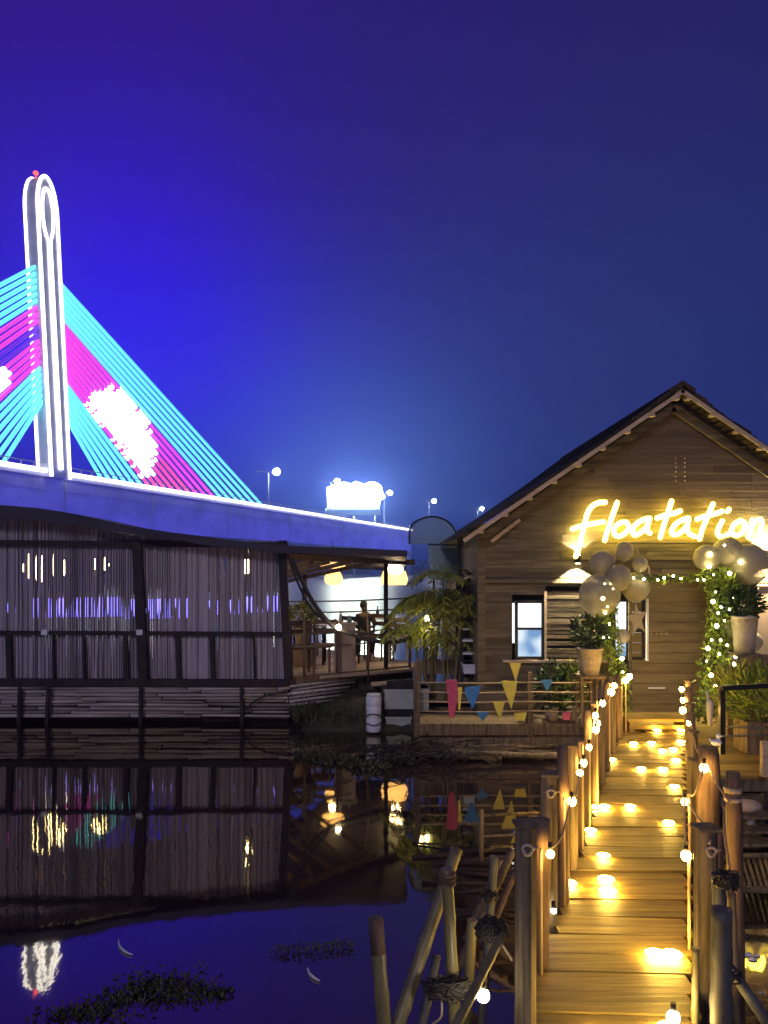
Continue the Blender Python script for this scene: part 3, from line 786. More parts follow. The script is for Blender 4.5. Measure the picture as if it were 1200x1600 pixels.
def palm(px, Y, zb, stems, label, spread=1.0, hgt=1.6, n=8, zl=1.0):
    c = Vector(((px - 600) / F * Y, Y, zb))
    t_ = thing('palm', label, 'palm', c)
    tr = MB(); fo = MB()
    for s_ in range(stems):
        a = rnd(0, 6.28); r_ = rnd(.0, .12)
        base = c + Vector((math.cos(a) * r_, math.sin(a) * r_, 0))
        top = base + Vector((math.cos(a) * rnd(.02, .22) * spread, math.sin(a) * .12, hgt * rnd(.45, .95)))
        tr.tube(smooth_pts([base, base.lerp(top, .5) + Vector((rnd(-.03, .03), 0, 0)), top], 3), [.028 - .0022 * i for i in range(7)], 6)
        for f_ in range(n):
            an = a + f_ * 2.4 + rnd(-.3, .3); L = rnd(.55, .95) * spread * zl
            dirh = Vector((math.cos(an), math.sin(an), 0)); rise = rnd(.2, .75)
            pts = []
            for q in range(9):
                u = q / 8; pts.append(top + dirh * L * u * (1 - .15 * u) + Vector((0, 0, L * (rise * u * 1.3 - u * u * (rise + .35)))))
            fo.tube(pts, .006, 4)
            for q in range(1, 9):
                for k_ in range(2):
                    u = (q + k_ * .5) / 8.5; ii = min(7, int(u * 8)); pt = pts[ii].lerp(pts[ii + 1], u * 8 - ii) if u * 8 - ii <= 1 else pts[8]
                    tan = (pts[ii + 1] - pts[ii]).normalized(); sd = tan.cross(Vector((0, 0, 1))).normalized()
                    for sg in (-1, 1):
                        fo.leaf(pt, tan * .55 + sd * sg + Vector((0, 0, rnd(-.5, .1))), (0, 0, 1), .27 * (1 - .6 * u) * rnd(.8, 1.2) + .07, .032)
    tr.build('trunk', 'bamboo', t_); fo.build('crown', 'palm', t_)
YP = 12.2
palm(672, YP, .45, 9, 'bushy yellow-green palm clump beside the pavilion corner', .9, 1.75, 7, .9)
lamp('palm_fill', P(655, 985, 11.6), 2, (1, .8, .4), .06, bpy.data.objects['hanging_cable'])  # added fill light brightening the palms near the cable bulb
palm(706, YP - .25, .45, 4, 'tall thin palm with a pale stem left of the house wall', .8, 2.5, 8, .95)
palm(738, YP + .3, .45, 3, 'low sparse palm against the house corner', .6, 1.1, 6, .8)

# ------------------------------------------------------------------ the wooden house
FY = 11.2; ZD = .4
def W_(px, py, Y=FY): return P(px, py, Y)
house = thing('wooden_house', 'brown plank house with a steep thatched gable and neon sign', 'house', (W_(1065, 0).x, FY, 0))
apex = (1065, 612); LX, RX = 750, 1380
YR0, YR1 = FY - .38, FY + 6.3
ap = P(1065, 608, YR0); le = P(722, 842, YR0); re = Vector((2 * ap.x - le.x, YR0, le.z))
SLP = (ap.z - le.z) / (ap.x - le.x)
def roofz(x): return ap.z - .035 - SLP * abs(x - ap.x)
def roofy(px): return HZ - (roofz(W_(px, 0).x) - C) * F / FY
def halfw(row):                 # world x range of the wall at this row
    z = W_(0, row).z; h_ = (ap.z - .035 - z) / SLP
    return max(W_(LX, 0).x, ap.x - h_), min(W_(RX, 0).x, ap.x + h_)
b = MB(); b.cur = 0
zb_ = 1118; ph = 13.5; y = zb_; i = 0
holes = [(800, 850, 938, 1030), (955, 1012, 936, 1030), (985, 1112, 906, 1121), (852, 930, 925, 1032)]
while y > 560:
    y0, y1 = y, y - ph                      # bottom, top in photo rows
    xl = LX; xr = RX
    ym = y1
    lo0, hi0 = halfw(y0); lo1, hi1 = halfw(y1)
    if hi1 - lo1 < .05: break
    segs = [(xl, xr)]
    for hx0, hx1, hy0, hy1 in holes:
        if y1 < hy1 and y0 > hy0:
            ns = []
            for a, c_ in segs:
                if hx1 <= a or hx0 >= c_: ns.append((a, c_)); continue
                if hx0 > a: ns.append((a, hx0))
                if hx1 < c_: ns.append((hx1, c_))
            segs = ns
    for a, c_ in segs:
        b.cur = 1 if y < 905 and y > 0 and y1 < 790 else 0
        # break long boards at random joints
        cuts = [a]
        while c_ - cuts[-1] > 260: cuts.append(cuts[-1] + rnd(120, 240))
        cuts.append(c_)
        for u, v in zip(cuts, cuts[1:]):
            q0 = W_(u + .15, y0); q1 = W_(v - .15, y1)
            off = rnd(-.004, .004)
            tilt = .010; xs0 = (max(q0.x, lo0), min(q1.x, hi0)); xs1 = (max(q0.x, lo1), min(q1.x, hi1))
            if xs0[1] - xs0[0] < .02: continue
            if xs1[1] < xs1[0]: xs1 = (sum(xs0) / 2,) * 2
            k = len(b.v)
            for (xx, zz, yy) in ((xs0[0], q0.z, FY - .012 - tilt + off), (xs0[1], q0.z, FY - .012 - tilt + off), (xs1[1], q1.z + .006, FY - .012 + off), (xs1[0], q1.z + .006, FY - .012 + off)):
                b.v.append(Vector((xx, yy, zz)))
            for (xx, zz, yy) in ((xs0[0], q0.z, FY + .02), (xs0[1], q0.z, FY + .02), (xs1[1], q1.z + .006, FY + .02), (xs1[0], q1.z + .006, FY + .02)):
                b.v.append(Vector((xx, yy, zz)))
            for q in ((0, 1, 2, 3), (7, 6, 5, 4), (0, 4, 5, 1), (1, 5, 6, 2), (2, 6, 7, 3), (3, 7, 4, 0)): b.face([k + t2 for t2 in q])
    y = y1; i += 1
b.build('front_wall', ['siding', 'siding_dark'], house)
xl, xr = W_(LX, 0).x, W_(RX, 0).x; zr = W_(LX, roofy(LX)).z
for side_x in (xl - .01, xr + .01):
    b = MB(); z = ZD - .03
    while z < zr:
        b.box((side_x, FY + 3.0, z + .06), (.03, 5.95, .122)); z += .126
    b.build('side_wall', 'siding', house)
b = MB(); b.box(((xl + xr) / 2, FY + 6, 1.6), (xr - xl, .05, 2.5)); b.build('back_wall', 'siding', house)
b = MB(); b.box(((xl + xr) / 2, FY + 3.05, ZD - .08), (xr - xl, 6.0, .1)); b.build('floor', 'darkwood', house)
for px in (752, 1378):
    b = MB(); b.beam(W_(px, 1120, FY - .05), W_(px, roofy(px) - 6, FY - .05), .11, .07, up=(0, 1, 0)); b.build('corner_post', 'siding', house)
b = MB(); b.beam(W_(LX, 908, FY - .045), W_(984, 908, FY - .045), .05, .05); b.beam(W_(1113, 908, FY - .045), W_(RX, 908, FY - .045), .05, .05); b.build('wall_batten', 'siding_dark' if False else 'siding', house)
b = MB(); b.beam(W_(786, 1033, FY - .06), W_(948, 1033, FY - .06), .08, .035); b.build('sill_ledge', 'trim', house)
# roof: two thick thatch slopes with ragged ridge courses
roofs = []
for e_, sgn in ((le, -1), (re, 1)):
    b = MB(); d = (e_ - ap); L = d.length; d.normalize(); nrm = Vector((-d.z, 0, d.x)) * (1 if -d.z * 0 + d.x > 0 else -1)
    if nrm.z < 0: nrm = -nrm
    n_ = 34
    for i in range(n_):
        a = ap + d * (L * i / n_ - .03); c_ = ap + d * (L * (i + 1) / n_ + .05)
        lift = .05
        sag = -.05 * math.sin(math.pi * (i + .5) / n_)
        q = [a + nrm * (.02 + sag), c_ + nrm * (lift + sag + rnd(-.01, .015)), c_ + nrm * (lift + .035 + sag), a + nrm * (.075 + sag)]
        yo = rnd(-.04, .04)
        b.prism([p + Vector((0, yo, 0)) for p in q], (0, YR1 - YR0, 0))
    rf = b.build('roof', 'thatch', house); roofs.append(rf)
    b = MB(); b.beam(ap - nrm * .035 + Vector((0, -.04, 0)), e_ - nrm * .035 + Vector((0, -.04, 0)), .03, .055, up=tuple(nrm)); b.build('barge_board', 'trim', rf)
    for i in range(9):
        p = ap + d * (L * (i + .35) / 9) - nrm * .12
        b = MB(); b.beam(p + nrm * .05 + Vector((0, -.05, 0)), p + nrm * .05 + Vector((0, .05, 0)), .07, .035); b.build('purlin_end', 'trim', rf)
    b = MB(); b.beam(Vector((ap.x, FY - .07, ap.z)) - nrm * .16 + d * .1, Vector((e_.x, FY - .07, e_.z)) - nrm * .16 - d * .25, .05, .12, up=tuple(nrm)); b.build('gable_rafter', 'siding', house)
b = MB(); b.prism([Vector((ap.x + u, YR0 - .05, ap.z + w_)) for u, w_ in ((-.17, -.02), (0, .10), (.17, -.02), (.15, .03), (0, .15), (-.15, .03))][::1], (0, YR1 - YR0, 0)) if False else [b.prism([Vector((ap.x, YR0 - .05, ap.z + .06)), Vector((ap.x, YR0 - .05, ap.z + .115)), Vector((ap.x + q_ * .19, YR0 - .05, ap.z - .01)), Vector((ap.x + q_ * .17, YR0 - .05, ap.z - .045))], (0, YR1 - YR0, 0)) for q_ in (-1, 1)]; b.build('ridge_cap', 'thatch', roofs[0])
b = MB(); b.beam(W_(768, 846, FY - .1), W_(812, 812, FY - .1), .04, .05); b.build('eave_strut', 'trim', house)
b = MB()
for x in (1056, 1070):
    for y in range(716, 752, 7): b.ball(W_(x, y, FY - .045), .012, 6, 4)
b.build('vent_stud', 'trim', house)
# windows
def window(x0, x1, y0, y1, mid, label, right_leaf=False):
    p = W_(x0, y1); q = W_(x1, y0)
    wd = MB(); fr_ = .045; yy = FY - .02
    wd.beam((p.x, yy, q.z), (q.x, yy, q.z), .06, fr_); wd.beam((p.x, yy, p.z), (q.x, yy, p.z), .06, fr_)
    wd.beam((p.x, yy - .002, p.z), (p.x, yy - .002, q.z), fr_, .06, up=(0, 1, 0)); wd.beam((q.x, yy - .002, p.z), (q.x, yy - .002, q.z), fr_, .06, up=(0, 1, 0))
    zm = W_(x0, mid).z
    wd.beam((p.x, yy - .004, zm), (q.x, yy - .004, zm), .05, .035)
    w = wd.build('window', 'steel' if False else 'black', house, label=label)
    b = MB(); b.box(((p.x + q.x) / 2, FY + .03, (zm + q.z) / 2), (q.x - p.x, .012, q.z - zm)); b.build('upper_pane', 'panebright', w)
    b = MB(); b.box(((p.x + q.x) / 2, FY + .03, (p.z + zm) / 2), (q.x - p.x, .012, zm - p.z)); b.build('lower_pane', 'pane', w)
    return w
w1 = window(806, 848, 940, 1028, 982, 'bright lit window left of the shutter panel')
b = MB(); b.box(((W_(800, 0).x + W_(805, 0).x) / 2, FY - .0, (W_(0, 942).z + W_(0, 1005).z) / 2), (.035, .03, .58)); b.build('side_pane', 'panebright', w1)
w2 = window(958, 1004, 938, 1028, 985, 'bright lit window behind the left side of the arch')
b = MB(); b.box((W_(1008, 0).x, FY - .06, (W_(0, 936).z + W_(0, 1030).z) / 2), (.03, .1, .9)); b.build('open_sash', 'white', w2)
b = MB(); b.beam(W_(980, 938, FY - .03), W_(980, 1028, FY - .03), .03, .03, up=(0, 1, 0)); b.build('mullion', 'black', w2)
# louvred shutter panel between the windows
b = MB(); z = W_(0, 1028).z; x0, x1 = W_(853, 0).x, W_(929, 0).x
while z < W_(0, 928).z:
    h_ = rnd(.05, .11); b.box(((x0 + x1) / 2, FY - .02 + rnd(-.008, .008), z + h_ / 2), (x1 - x0, .03, h_ - .012)); z += h_ + (.03 if random.random() < .25 else 0)
b.build('shutter_panel', 'siding', house)
b = MB(); b.box(((x0 + x1) / 2, FY + .09, W_(0, 980).z), (x1 - x0, .02, 1.0)); b.build('shutter_backing', 'darkwood', house)
for px in (852, 930):
    b = MB(); b.beam(W_(px, 924, FY - .045), W_(px, 1031, FY - .045), .035, .04, up=(0, 1, 0)); b.build('shutter_frame', 'trim', house)
# door
dp = MB(); x0, x1 = W_(986, 0).x, W_(1111, 0).x; z = ZD; i = 0
while z < W_(0, 908).z - .02:
    h_ = .148; dp.box(((x0 + x1) / 2, FY - .015 + rnd(-.003, .003), z + h_ / 2), (x1 - x0 - .01, .04, h_ - .006)); z += h_
door = dp.build('door', 'door', house)
b = MB(); b.beam(W_(1013, 1075, FY - .06), W_(1039, 1075, FY - .06), .02, .022); b.build('handle', 'white', door)
b = MB()
for x in (1018, 1026, 1034, 1041): b.box(W_(x, 990, FY - .04), (.03, .006, .018))
b.build('name_plate', 'trim', door)
b = MB(); b.beam(W_(984, 905, FY - .05), W_(984, 1120, FY - .05), .05, .06, up=(0, 1, 0)); b.beam(W_(1113, 905, FY - .05), W_(1113, 1120, FY - .05), .05, .06, up=(0, 1, 0)); b.beam(W_(980, 904, FY - .052), W_(1117, 904, FY - .052), .07, .06)
b.build('door_frame', 'siding', house)
b = MB(); b.box((W_(1200, 0).x + .1, FY - .03, (W_(0, 915).z + W_(0, 1022).z) / 2), (.62, .03, 1.0)); b.build('pale_panel', 'tan', house)
b = MB(); b.beam(W_(1183, 914, FY - .05), W_(1183, 1023, FY - .05), .03, .03, up=(0, 1, 0)); b.beam(W_(1183, 914, FY - .052), W_(1255, 914, FY - .052), .03, .03); b.build('panel_frame', 'trim', house)
# sconces
for px, lab in ((903, 'small up-and-down wall lamp left of the arch under the neon sign'), (1204, 'small up-and-down wall lamp at the right edge of the picture')):
    c = W_(px, 874, FY - .12)
    t_ = thing('wall_lamp', lab, 'wall lamp', c)
    b = MB(); b.tube([c - Vector((0, 0, .055)), c + Vector((0, 0, .055))], .04, 14); b.build('housing', 'black', t_)
    b = MB(); b.box(c + Vector((0, .07, 0)), (.05, .07, .06)); b.build('bracket', 'black', t_)
    for s_ in (1, -1):
        b = MB(); b.tube([c + Vector((0, 0, s_ * .056)), c + Vector((0, 0, s_ * .062))], .034, 12); b.build('lens', 'sconce', t_)
        spot('lamp_light', c + Vector((0, 0, s_ * .075)), c + Vector((0, .05, s_ * 1.0)), 330, (1, .80, .48), 112, .2, t_, .012)
# neon sign
sg = thing('neon_sign', 'glowing yellow neon script sign on the gable reading floatation', 'neon sign', W_(1060, 830))
def zc(x, y): return W_(860 + x / 3.529, 740 + y / 3.529, FY - .14)
strokes = [
 [(302, 158), (262, 162), (224, 186), (203, 225), (190, 275), (176, 330), (162, 385), (150, 430), (140, 456)],
 [(122, 306), (160, 292), (215, 280), (292, 266)],
 [(368, 160), (352, 205), (334, 255), (316, 310), (300, 368)],
 [(398, 268), (366, 284), (350, 312), (358, 340), (386, 344), (416, 324), (432, 294), (420, 270), (398, 268)],
 [(546, 246), (508, 256), (470, 282), (452, 316), (464, 338), (496, 326), (528, 296), (546, 250), (536, 290), (534, 318), (550, 328)],
 [(668, 152), (654, 195), (638, 245), (622, 295), (606, 352)],
 [(588, 246), (632, 230), (678, 220), (716, 206)],
 [(762, 246), (722, 258), (684, 286), (668, 320), (684, 338), (722, 322), (752, 286), (762, 250), (754, 296), (764, 330), (796, 346)],
 [(896, 168), (878, 210), (858, 258), (838, 306), (822, 360)],
 [(808, 252), (850, 236), (900, 224), (946, 208)],
 [(948, 262), (930, 296), (922, 330), (942, 350), (974, 338), (1002, 318)],
 [(976, 208), (984, 198)],
 [(1044, 262), (1014, 280), (1000, 312), (1012, 338), (1042, 336), (1068, 308), (1072, 276), (1052, 260), (1044, 262)],
 [(1112, 256), (1104, 300), (1092, 350)],
 [(1104, 305), (1132, 262), (1160, 252), (1166, 280), (1156, 322), (1172, 352), (1206, 340), (1230, 320)],
]
for st in strokes:
    b = MB(); pts = smooth_pts([zc(*p) for p in st], 5); b.tube(pts, .036, 8); b.ball(pts[0], .036, 8, 6); b.ball(pts[-1], .036, 8, 6); b.build('neon_tube', 'neon', sg)
b = MB()
for st in strokes:
    for p in (st[0], st[-1]):
        q = zc(*p); b.tube([q, q + Vector((0, .13, 0))], .006, 5)
b.build('standoff', 'black', sg)

# door arch with garland, fairy lights, balloons
YG = 10.55
def G(px, py, dy=0): return P(px, py, YG + dy)
archp = [(975, 1118), (968, 1060), (958, 1000), (951, 940), (955, 908), (975, 903)], [(975, 903), (1030, 905), (1080, 902), (1118, 898)], [(1118, 898), (1126, 930), (1122, 1000), (1112, 1060), (1104, 1118)]
arch = thing('garland_arch', 'leafy garland arch framing the house door', 'arch', G(1040, 1118))
b = MB()
for seg in archp: b.tube([G(*p) for p in seg], .014, 6)
b.build('frame', 'black', arch)
b = MB()
for si, seg in enumerate(archp):
    pts = smooth_pts([G(*p) for p in seg], 14)
    for p in pts:
        dens = (13, 5, 22)[si]; wd_ = (.10, .06, .17)[si]
        for _ in range(dens):
            b.leaf(p + Vector((rnd(-wd_, wd_), rnd(-.08, .08), rnd(-wd_, wd_) * .7)), rvec() + Vector((0, 0, -.3)), rvec(), rnd(.05, .12), rnd(.025, .05))
leaves(b, G(1132, 918), (.22, .12, .22), 160, .11, .045); leaves(b, G(1128, 985), (.2, .1, .3), 150, .10, .045); leaves(b, G(943, 990), (.11, .1, .34), 150, .09, .04)
b.build('leaf_garland', 'leaf', arch)
fs = thing('fairy_lights', 'string of warm fairy lights wound through the garland arch', 'string lights', G(950, 1060, -.08))
fl = [(945, 912), (942, 935), (946, 958), (952, 975), (943, 996), (951, 997), (972, 1029), (973, 1050), (978, 1062), (958, 920), (949, 948), (954, 912), (990, 903), (1006, 905), (1028, 906), (1038, 903), (1052, 900), (1064, 904), (1090, 906), (1100, 906),
      (1110, 866), (1132, 852), (1157, 878), (1108, 885), (1140, 896), (1115, 898), (1114, 940), (1145, 935), (1140, 952), (1122, 958), (1120, 978), (1150, 987), (1126, 1000), (1106, 1013), (1124, 1022), (1149, 1025), (1104, 1033), (1147, 1038), (1111, 1055), (1118, 1073),
      (1132, 970), (1118, 925), (1127, 948), (1136, 1008), (1150, 995), (1112, 1000)]
b = MB(); b.tube([G(x, y, -.10 - .02 * (i % 2)) for i, (x, y) in enumerate(fl[:20])], .004, 4); b.tube([G(x, y, -.12) for x, y in fl[20:]], .004, 4); b.build('wire', 'leafdark', fs)
for i, (x, y) in enumerate(fl):
    b = MB(); big = i in (1, 6, 8, 23, 24, 26, 30, 33, 35, 37, 38, 39, 20, 22); b.ball(G(x, y, -.12 - rnd(0, .05)), .028 if big else rnd(.012, .018), 8, 6); b.build('bulb', 'fairy', fs)
def balloon(px, py, r, dy, label):
    c = G(px, py, dy); rr = r / F * c.y; t_ = thing('balloon', label, 'balloon', c, 'balloons tied to the door arch')
    b = MB(); n_, m_ = 20, 12
    b.lathe(c, [(max(.002, rr * math.sin(R(a)) * (1 - .08 * (a > 90) * (a - 90) / 90)), rr * 1.05 * math.cos(R(a))) for a in range(180, -1, -12)], 20); b.build('body', 'balloon', t_)
    b = MB(); b.lathe(c + Vector((0, 0, -rr * 1.12)), [(.004, .04), (.018, 0), (.002, -.004)], 8); b.build('knot', 'balloon', t_)
balloon(940, 880, 20, .1, 'balloon left of the wire hoop, top left of the arch')
balloon(937, 930, 32, .02, 'largest balloon, low on the left corner of the arch')
balloon(967, 903, 20, -.12, 'balloon on the top left corner of the arch, under the hoop')
balloon(993, 918, 22, .08, 'balloon just right of the left arch corner, above the lit window')
balloon(975, 862, 15, .1, 'small balloon inside the wire hoop')
balloon(1000, 882, 12, .0, 'smallest balloon, right under the wire hoop')
balloon(1104, 872, 20, .06, 'balloon at the left of the right corner cluster')
balloon(1137, 864, 24, .14, 'topmost balloon of the right corner cluster')
balloon(1170, 882, 31, .05, 'large balloon at the right of the right corner cluster')
balloon(1176, 1003, 15, -.1, 'lone small balloon below the white pot on the right')
balloon(973, 994, 11, -.02, 'dull balloon hanging in front of the lit window by the arch')
balloon(1138, 985, 14, .05, 'pinkish balloon among the leaves of the right arch side')
b = MB(); b.tube(smooth_pts([G(960, 880), G(963, 862), G(975, 851), G(990, 851), G(1000, 868), G(1013, 885), G(1014, 896)], 4), .009, 6)
solo(b, 'wire_hoop', 'trim', 'thin pale wire hoop curving above the top left of the arch', 'wire')
b = MB(); star = []
for k_ in range(10):
    rr = (.20, .085)[k_ % 2]; a = R(90 + k_ * 36 + 10); star.append(G(996, 968, -.05) + Vector((rr * math.cos(a) * .7, 0, rr * math.sin(a) * 1.2)))
b.prism(star, (0, .03, 0)); solo(b, 'star_ornament', 'balloon', 'flat star ornament hanging in front of the lit window by the arch', 'ornament')
potted(921, 10.4, P(0, 1054, 10.4).z, .36, .17, (.24, .2, .24), 'dark shrub in a woven pot on a stand left of the arch', 'leafdark', 'pot', 320)
potted(1163, 10.4, P(0, 1020, 10.4).z, .50, .17, (.27, .2, .20), 'round dark bush in a tall white pot right of the arch', 'leafdark', 'potwhite', 420)
for px, top, lab, cat in ((921, 1054, 'wooden stand under the woven pot', 'stand'), (1163, 1020, 'wooden stand under the tall white pot', 'stand')):
    zt = P(0, top, 10.4).z; c = Vector((hx(px, 10.4), 10.4, ZD))
    t_ = thing('plant_stand', lab, cat, c)
    b = MB(); b.box((c.x, 10.4, zt - .02), (.36, .36, .035)); b.build('top', 'oldwood', t_)
    for sx_ in (-1, 1):
        for sy_ in (-1, 1):
            b = MB(); b.beam(c + Vector((sx_ * .14, sy_ * .14, 0)), Vector((c.x + sx_ * .14, 10.4 + sy_ * .14, zt - .04)), .035, .035, up=(0, 1, 0)); b.build('leg', 'oldwood', t_)

# ------------------------------------------------------------------ house platforms
def platform(name, label, x0, x1, y0, y1, z, plank_along_x=True, mat='deckwood'):
    t_ = thing(name, label, 'platform', ((x0 + x1) / 2, (y0 + y1) / 2, 0))
    b = MB(); y = y0
    while y < y1:
        b.box(((x0 + x1) / 2, y + .065, z - .02 + rnd(-.003, .003)), (x1 - x0 + rnd(-.02, .02), .125, .035)); y += .132
    b.build('planks', mat, t_)
    b = MB(); b.beam((x0, y0 + .06, z - .10), (x1, y0 + .06, z - .10), .08, .12); b.beam((x0, y0 + .0, z - .24), (x1, y0 + .02, z - .22), .10, .10); b.beam((x0, y1 - .06, z - .10), (x1, y1 - .06, z - .10), .08, .12); b.build('edge_beam', 'oldwood', t_)
    n_ = max(2, int((x1 - x0) / .9))
    for i in range(n_ + 1):
        b = MB(); xx = x0 + .06 + (x1 - x0 - .12) * i / n_; b.tube([(xx, y0 + .14, -.6), (xx, y0 + .14, z - .16)], .05, 8); b.build('pile', 'darkwood', t_)
    return t_
platform('side_platform', 'narrow dark wooden platform along the house front, left of the boardwalk', hx(652, 10.5), hx(960, 10.5), 10.45, 11.15, ZD, mat='oldwood')
platform('terrace', 'wooden terrace right of the boardwalk in front of the house', hx(1122, 7.8) , 7.6, 7.8, 11.1, ZD)
# logs and litter under the platform's edge
def logs(n_, x0, x1, y0, y1, z, name, label):
    b = MB()
    for _ in range(n_):
        xa = rnd(x0, x1); L = rnd(.6, 2.0); b.tube([(xa, rnd(y0, y1), z + rnd(0, .12)), (xa + L, rnd(y0, y1), z + rnd(0, .12))], rnd(.02, .05), 7)
    return solo(b, name, 'oldwood', label, 'logs')
logs(16, hx(640, 10.2), hx(790, 10.2), 9.9, 10.5, .02, 'driftwood', 'tangle of floating logs under the side platform')
b = MB()
for _ in range(60):
    a = rnd(0, 6.28); c = Vector((hx(rnd(585, 720), 10.2), rnd(9.8, 10.4), .02)); b.tube(smooth_pts([c, c + Vector((rnd(-.3, .3), rnd(-.2, .2), rnd(.05, .25))), c + Vector((rnd(-.6, .6), rnd(-.2, .2), rnd(0, .1)))], 3), .010, 4)
solo(b, 'brushwood', 'darkwood', 'dark heap of twigs and roots at the water between the rafts', 'brushwood')
# rope railing with pennants
t_ = thing('rope_railing', 'rope railing with wooden posts on the side platform', 'railing', (hx(740, 10.5), 10.5, ZD))
for px, top in ((652, 1035), (828, 1050), (925, 1052)):
    b = MB(); b.beam(P(px, top, 10.5), Vector((hx(px, 10.5), 10.5, .05 if px != 828 else .1)), .07, .07, up=(0, 1, 0)); b.build('post', 'oldwood', t_)
b = MB()
for y_ in (1066, 1081, 1096, 1111): b.tube(smooth_pts([P(652, y_, 10.44), P(740, y_ + 1.5, 10.44), P(828, y_, 10.44), P(880, y_ + 1, 10.44), P(925, y_, 10.44)], 4), .011, 5)
b.build('rope', 'rope', t_)
def pennant(pts, mat, label, Y=10.36):
    b = MB(); n_ = len(pts)
    b.prism([P(x, y, Y + rnd(-.02, .02)) for x, y in pts], (0, .006, 0)); solo(b, 'pennant', mat, label, 'pennant', 'pennants on the rope railing')
pennant([(796, 1036), (814, 1036), (806, 1065)], 'yellowflag', 'small yellow-green pennant hanging highest, under the lit window')
pennant([(783, 1064), (808, 1064), (806, 1080), (799, 1108)], 'yellowflag', 'long yellow pennant crossing the upper ropes')
pennant([(770, 1096), (789, 1096), (781, 1126)], 'yellowflag', 'yellow pennant on the lowest rope, left of the long yellow one')
pennant([(803, 1114), (823, 1113), (820, 1126), (806, 1126)], 'yellowflag', 'stubby yellow pennant at the platform edge beside the post')
pennant([(845, 1062), (864, 1062), (855, 1081)], 'blueflag', 'small sky-blue pennant right of the railing post')
pennant([(726, 1074), (752, 1072), (748, 1084), (742, 1100), (738, 1109), (734, 1098), (727, 1085)], 'blueflag', 'ragged blue pennant on the middle ropes')
pennant([(744, 1112), (764, 1113), (754, 1127)], 'blueflag', 'folded blue pennant resting on the platform edge')
pennant([(697, 1062), (714, 1062), (716, 1090), (709, 1122), (702, 1122)], 'pinkflag', 'long faded pink pennant near the palm trunks')
pennant([(715, 1074), (722, 1074), (719, 1110), (716, 1108)], 'yellowflag', 'thin pale yellow strip next to the pink pennant')
pennant([(879, 1114), (892, 1112), (890, 1125), (880, 1125)], 'pinkflag', 'small pink scrap by the plants at the boardwalk')
# foam blocks, drum, crate
def crate(px0, px1, py0, py1, Y, depth, mat, name, label, cat, ribs=True):
    a = P(px0, py1, Y); c = P(px1, py0, Y)
    t_ = thing(name, label, cat, ((a.x + c.x) / 2, Y + depth / 2, a.z))
    b = MB(); b.box(((a.x + c.x) / 2, Y + depth / 2, (a.z + c.z) / 2), (c.x - a.x, depth, c.z - a.z)); b.build('body', mat, t_)
    if ribs:
        b = MB(); b.box(((a.x + c.x) / 2, Y + depth / 2, c.z - .02), (c.x - a.x + .03, depth + .03, .04)); b.build('lid', mat, t_)
crate(601, 648, 1077, 1108, 12.0, .5, 'paleboard', 'foam_block', 'pale grey-green foam block under the pavilion corner', 'foam block')
crate(603, 642, 1120, 1142, 11.95, .5, 'paleboard', 'foam_block', 'duller foam block at the waterline under the upper one', 'foam block')
crate(653, 670, 1076, 1112, 11.6, .4, 'paleboard', 'foam_block', 'narrow dark green-grey block right of the thick corner post', 'foam block')
crate(725, 752, 1038, 1053, 11.6, .4, 'white', 'storage_box', 'pale blue-white box at the foot of the house corner', 'box')
b = MB(); c0 = P(584, 1143, 11.7); h_ = (1143 - 1087) / F * 11.7
t_ = thing('plastic_drum', 'tall white plastic drum standing at the waterline', 'drum', c0)
b.lathe(c0, [(.10, 0), (.115, .02), (.115, .2), (.108, .21), (.115, .22), (.118, .38), (.110, .39), (.118, .40), (.12, h_ - .02), (.10, h_)], 20); b.build('body', 'white', t_)
b = MB(); b.lathe(c0 + Vector((0, 0, h_ + .001)), [(.11, 0), (.11, .025), (.09, .03)], 16); b.build('lid', 'white', t_)
b = MB(); b.tube(smooth_pts([c0 + Vector((-.13, -.1, .16)), c0 + Vector((0, -.14, .12)), c0 + Vector((.14, -.1, .17))]), .008, 5); b.tube(smooth_pts([c0 + Vector((-.13, -.1, .26)), c0 + Vector((0, -.14, .29)), c0 + Vector((.14, -.1, .25))]), .008, 5); b.build('strap', 'blackrope', t_)
b = MB(); b.beam(P(651, 1040, 11.4), P(652, 1165, 11.4), .10, .10, up=(0, 1, 0)); solo(b, 'mooring_post', 'oldwood', 'thick grey post between the foam blocks and the rope railing', 'post')
b = MB(); b.beam(P(604, 1070, 12.1), P(652, 1068, 12.1), .1, .14); b.beam(P(600, 1112, 12.1), P(652, 1114, 12.1), .1, .10); b.beam(P(600, 1070, 12.15), P(600, 1145, 12.15), .08, .08, up=(0, 1, 0)); solo(b, 'timber_frame', 'darkwood', 'dark timber frame holding the foam blocks', 'frame')
b = MB(); b.box((hx(690, 12.4), 13.2, .36), (2.2, 1.9, .10)); b.box((hx(690, 12.4), 12.28, .25), (2.2, .06, .3)); b.beam(P(650, 1043, 12.2), P(745, 1040, 12.2), .12, .22)
solo(b, 'palm_landing', 'oldwood', 'dark wooden landing on which the palms stand', 'landing')
b = MB(); b.tube([P(575, 1070, 12.4), P(577, 1000, 12.4), P(572, 940, 12.4)], [.014, .02, .01], 5); solo(b, 'thin_pole', 'redwood', 'thin crooked pole upright in front of the pavilion rail', 'pole')
b = MB()
for k_ in range(4): b.beam(P(580, 1069, 12.75 + k_ * .2), P(652, 1063, 12.75 + k_ * .2), .19, .04)
solo(b, 'gangplank', 'tan', 'short pale gangplank between the pavilion and the dark landing', 'gangplank')
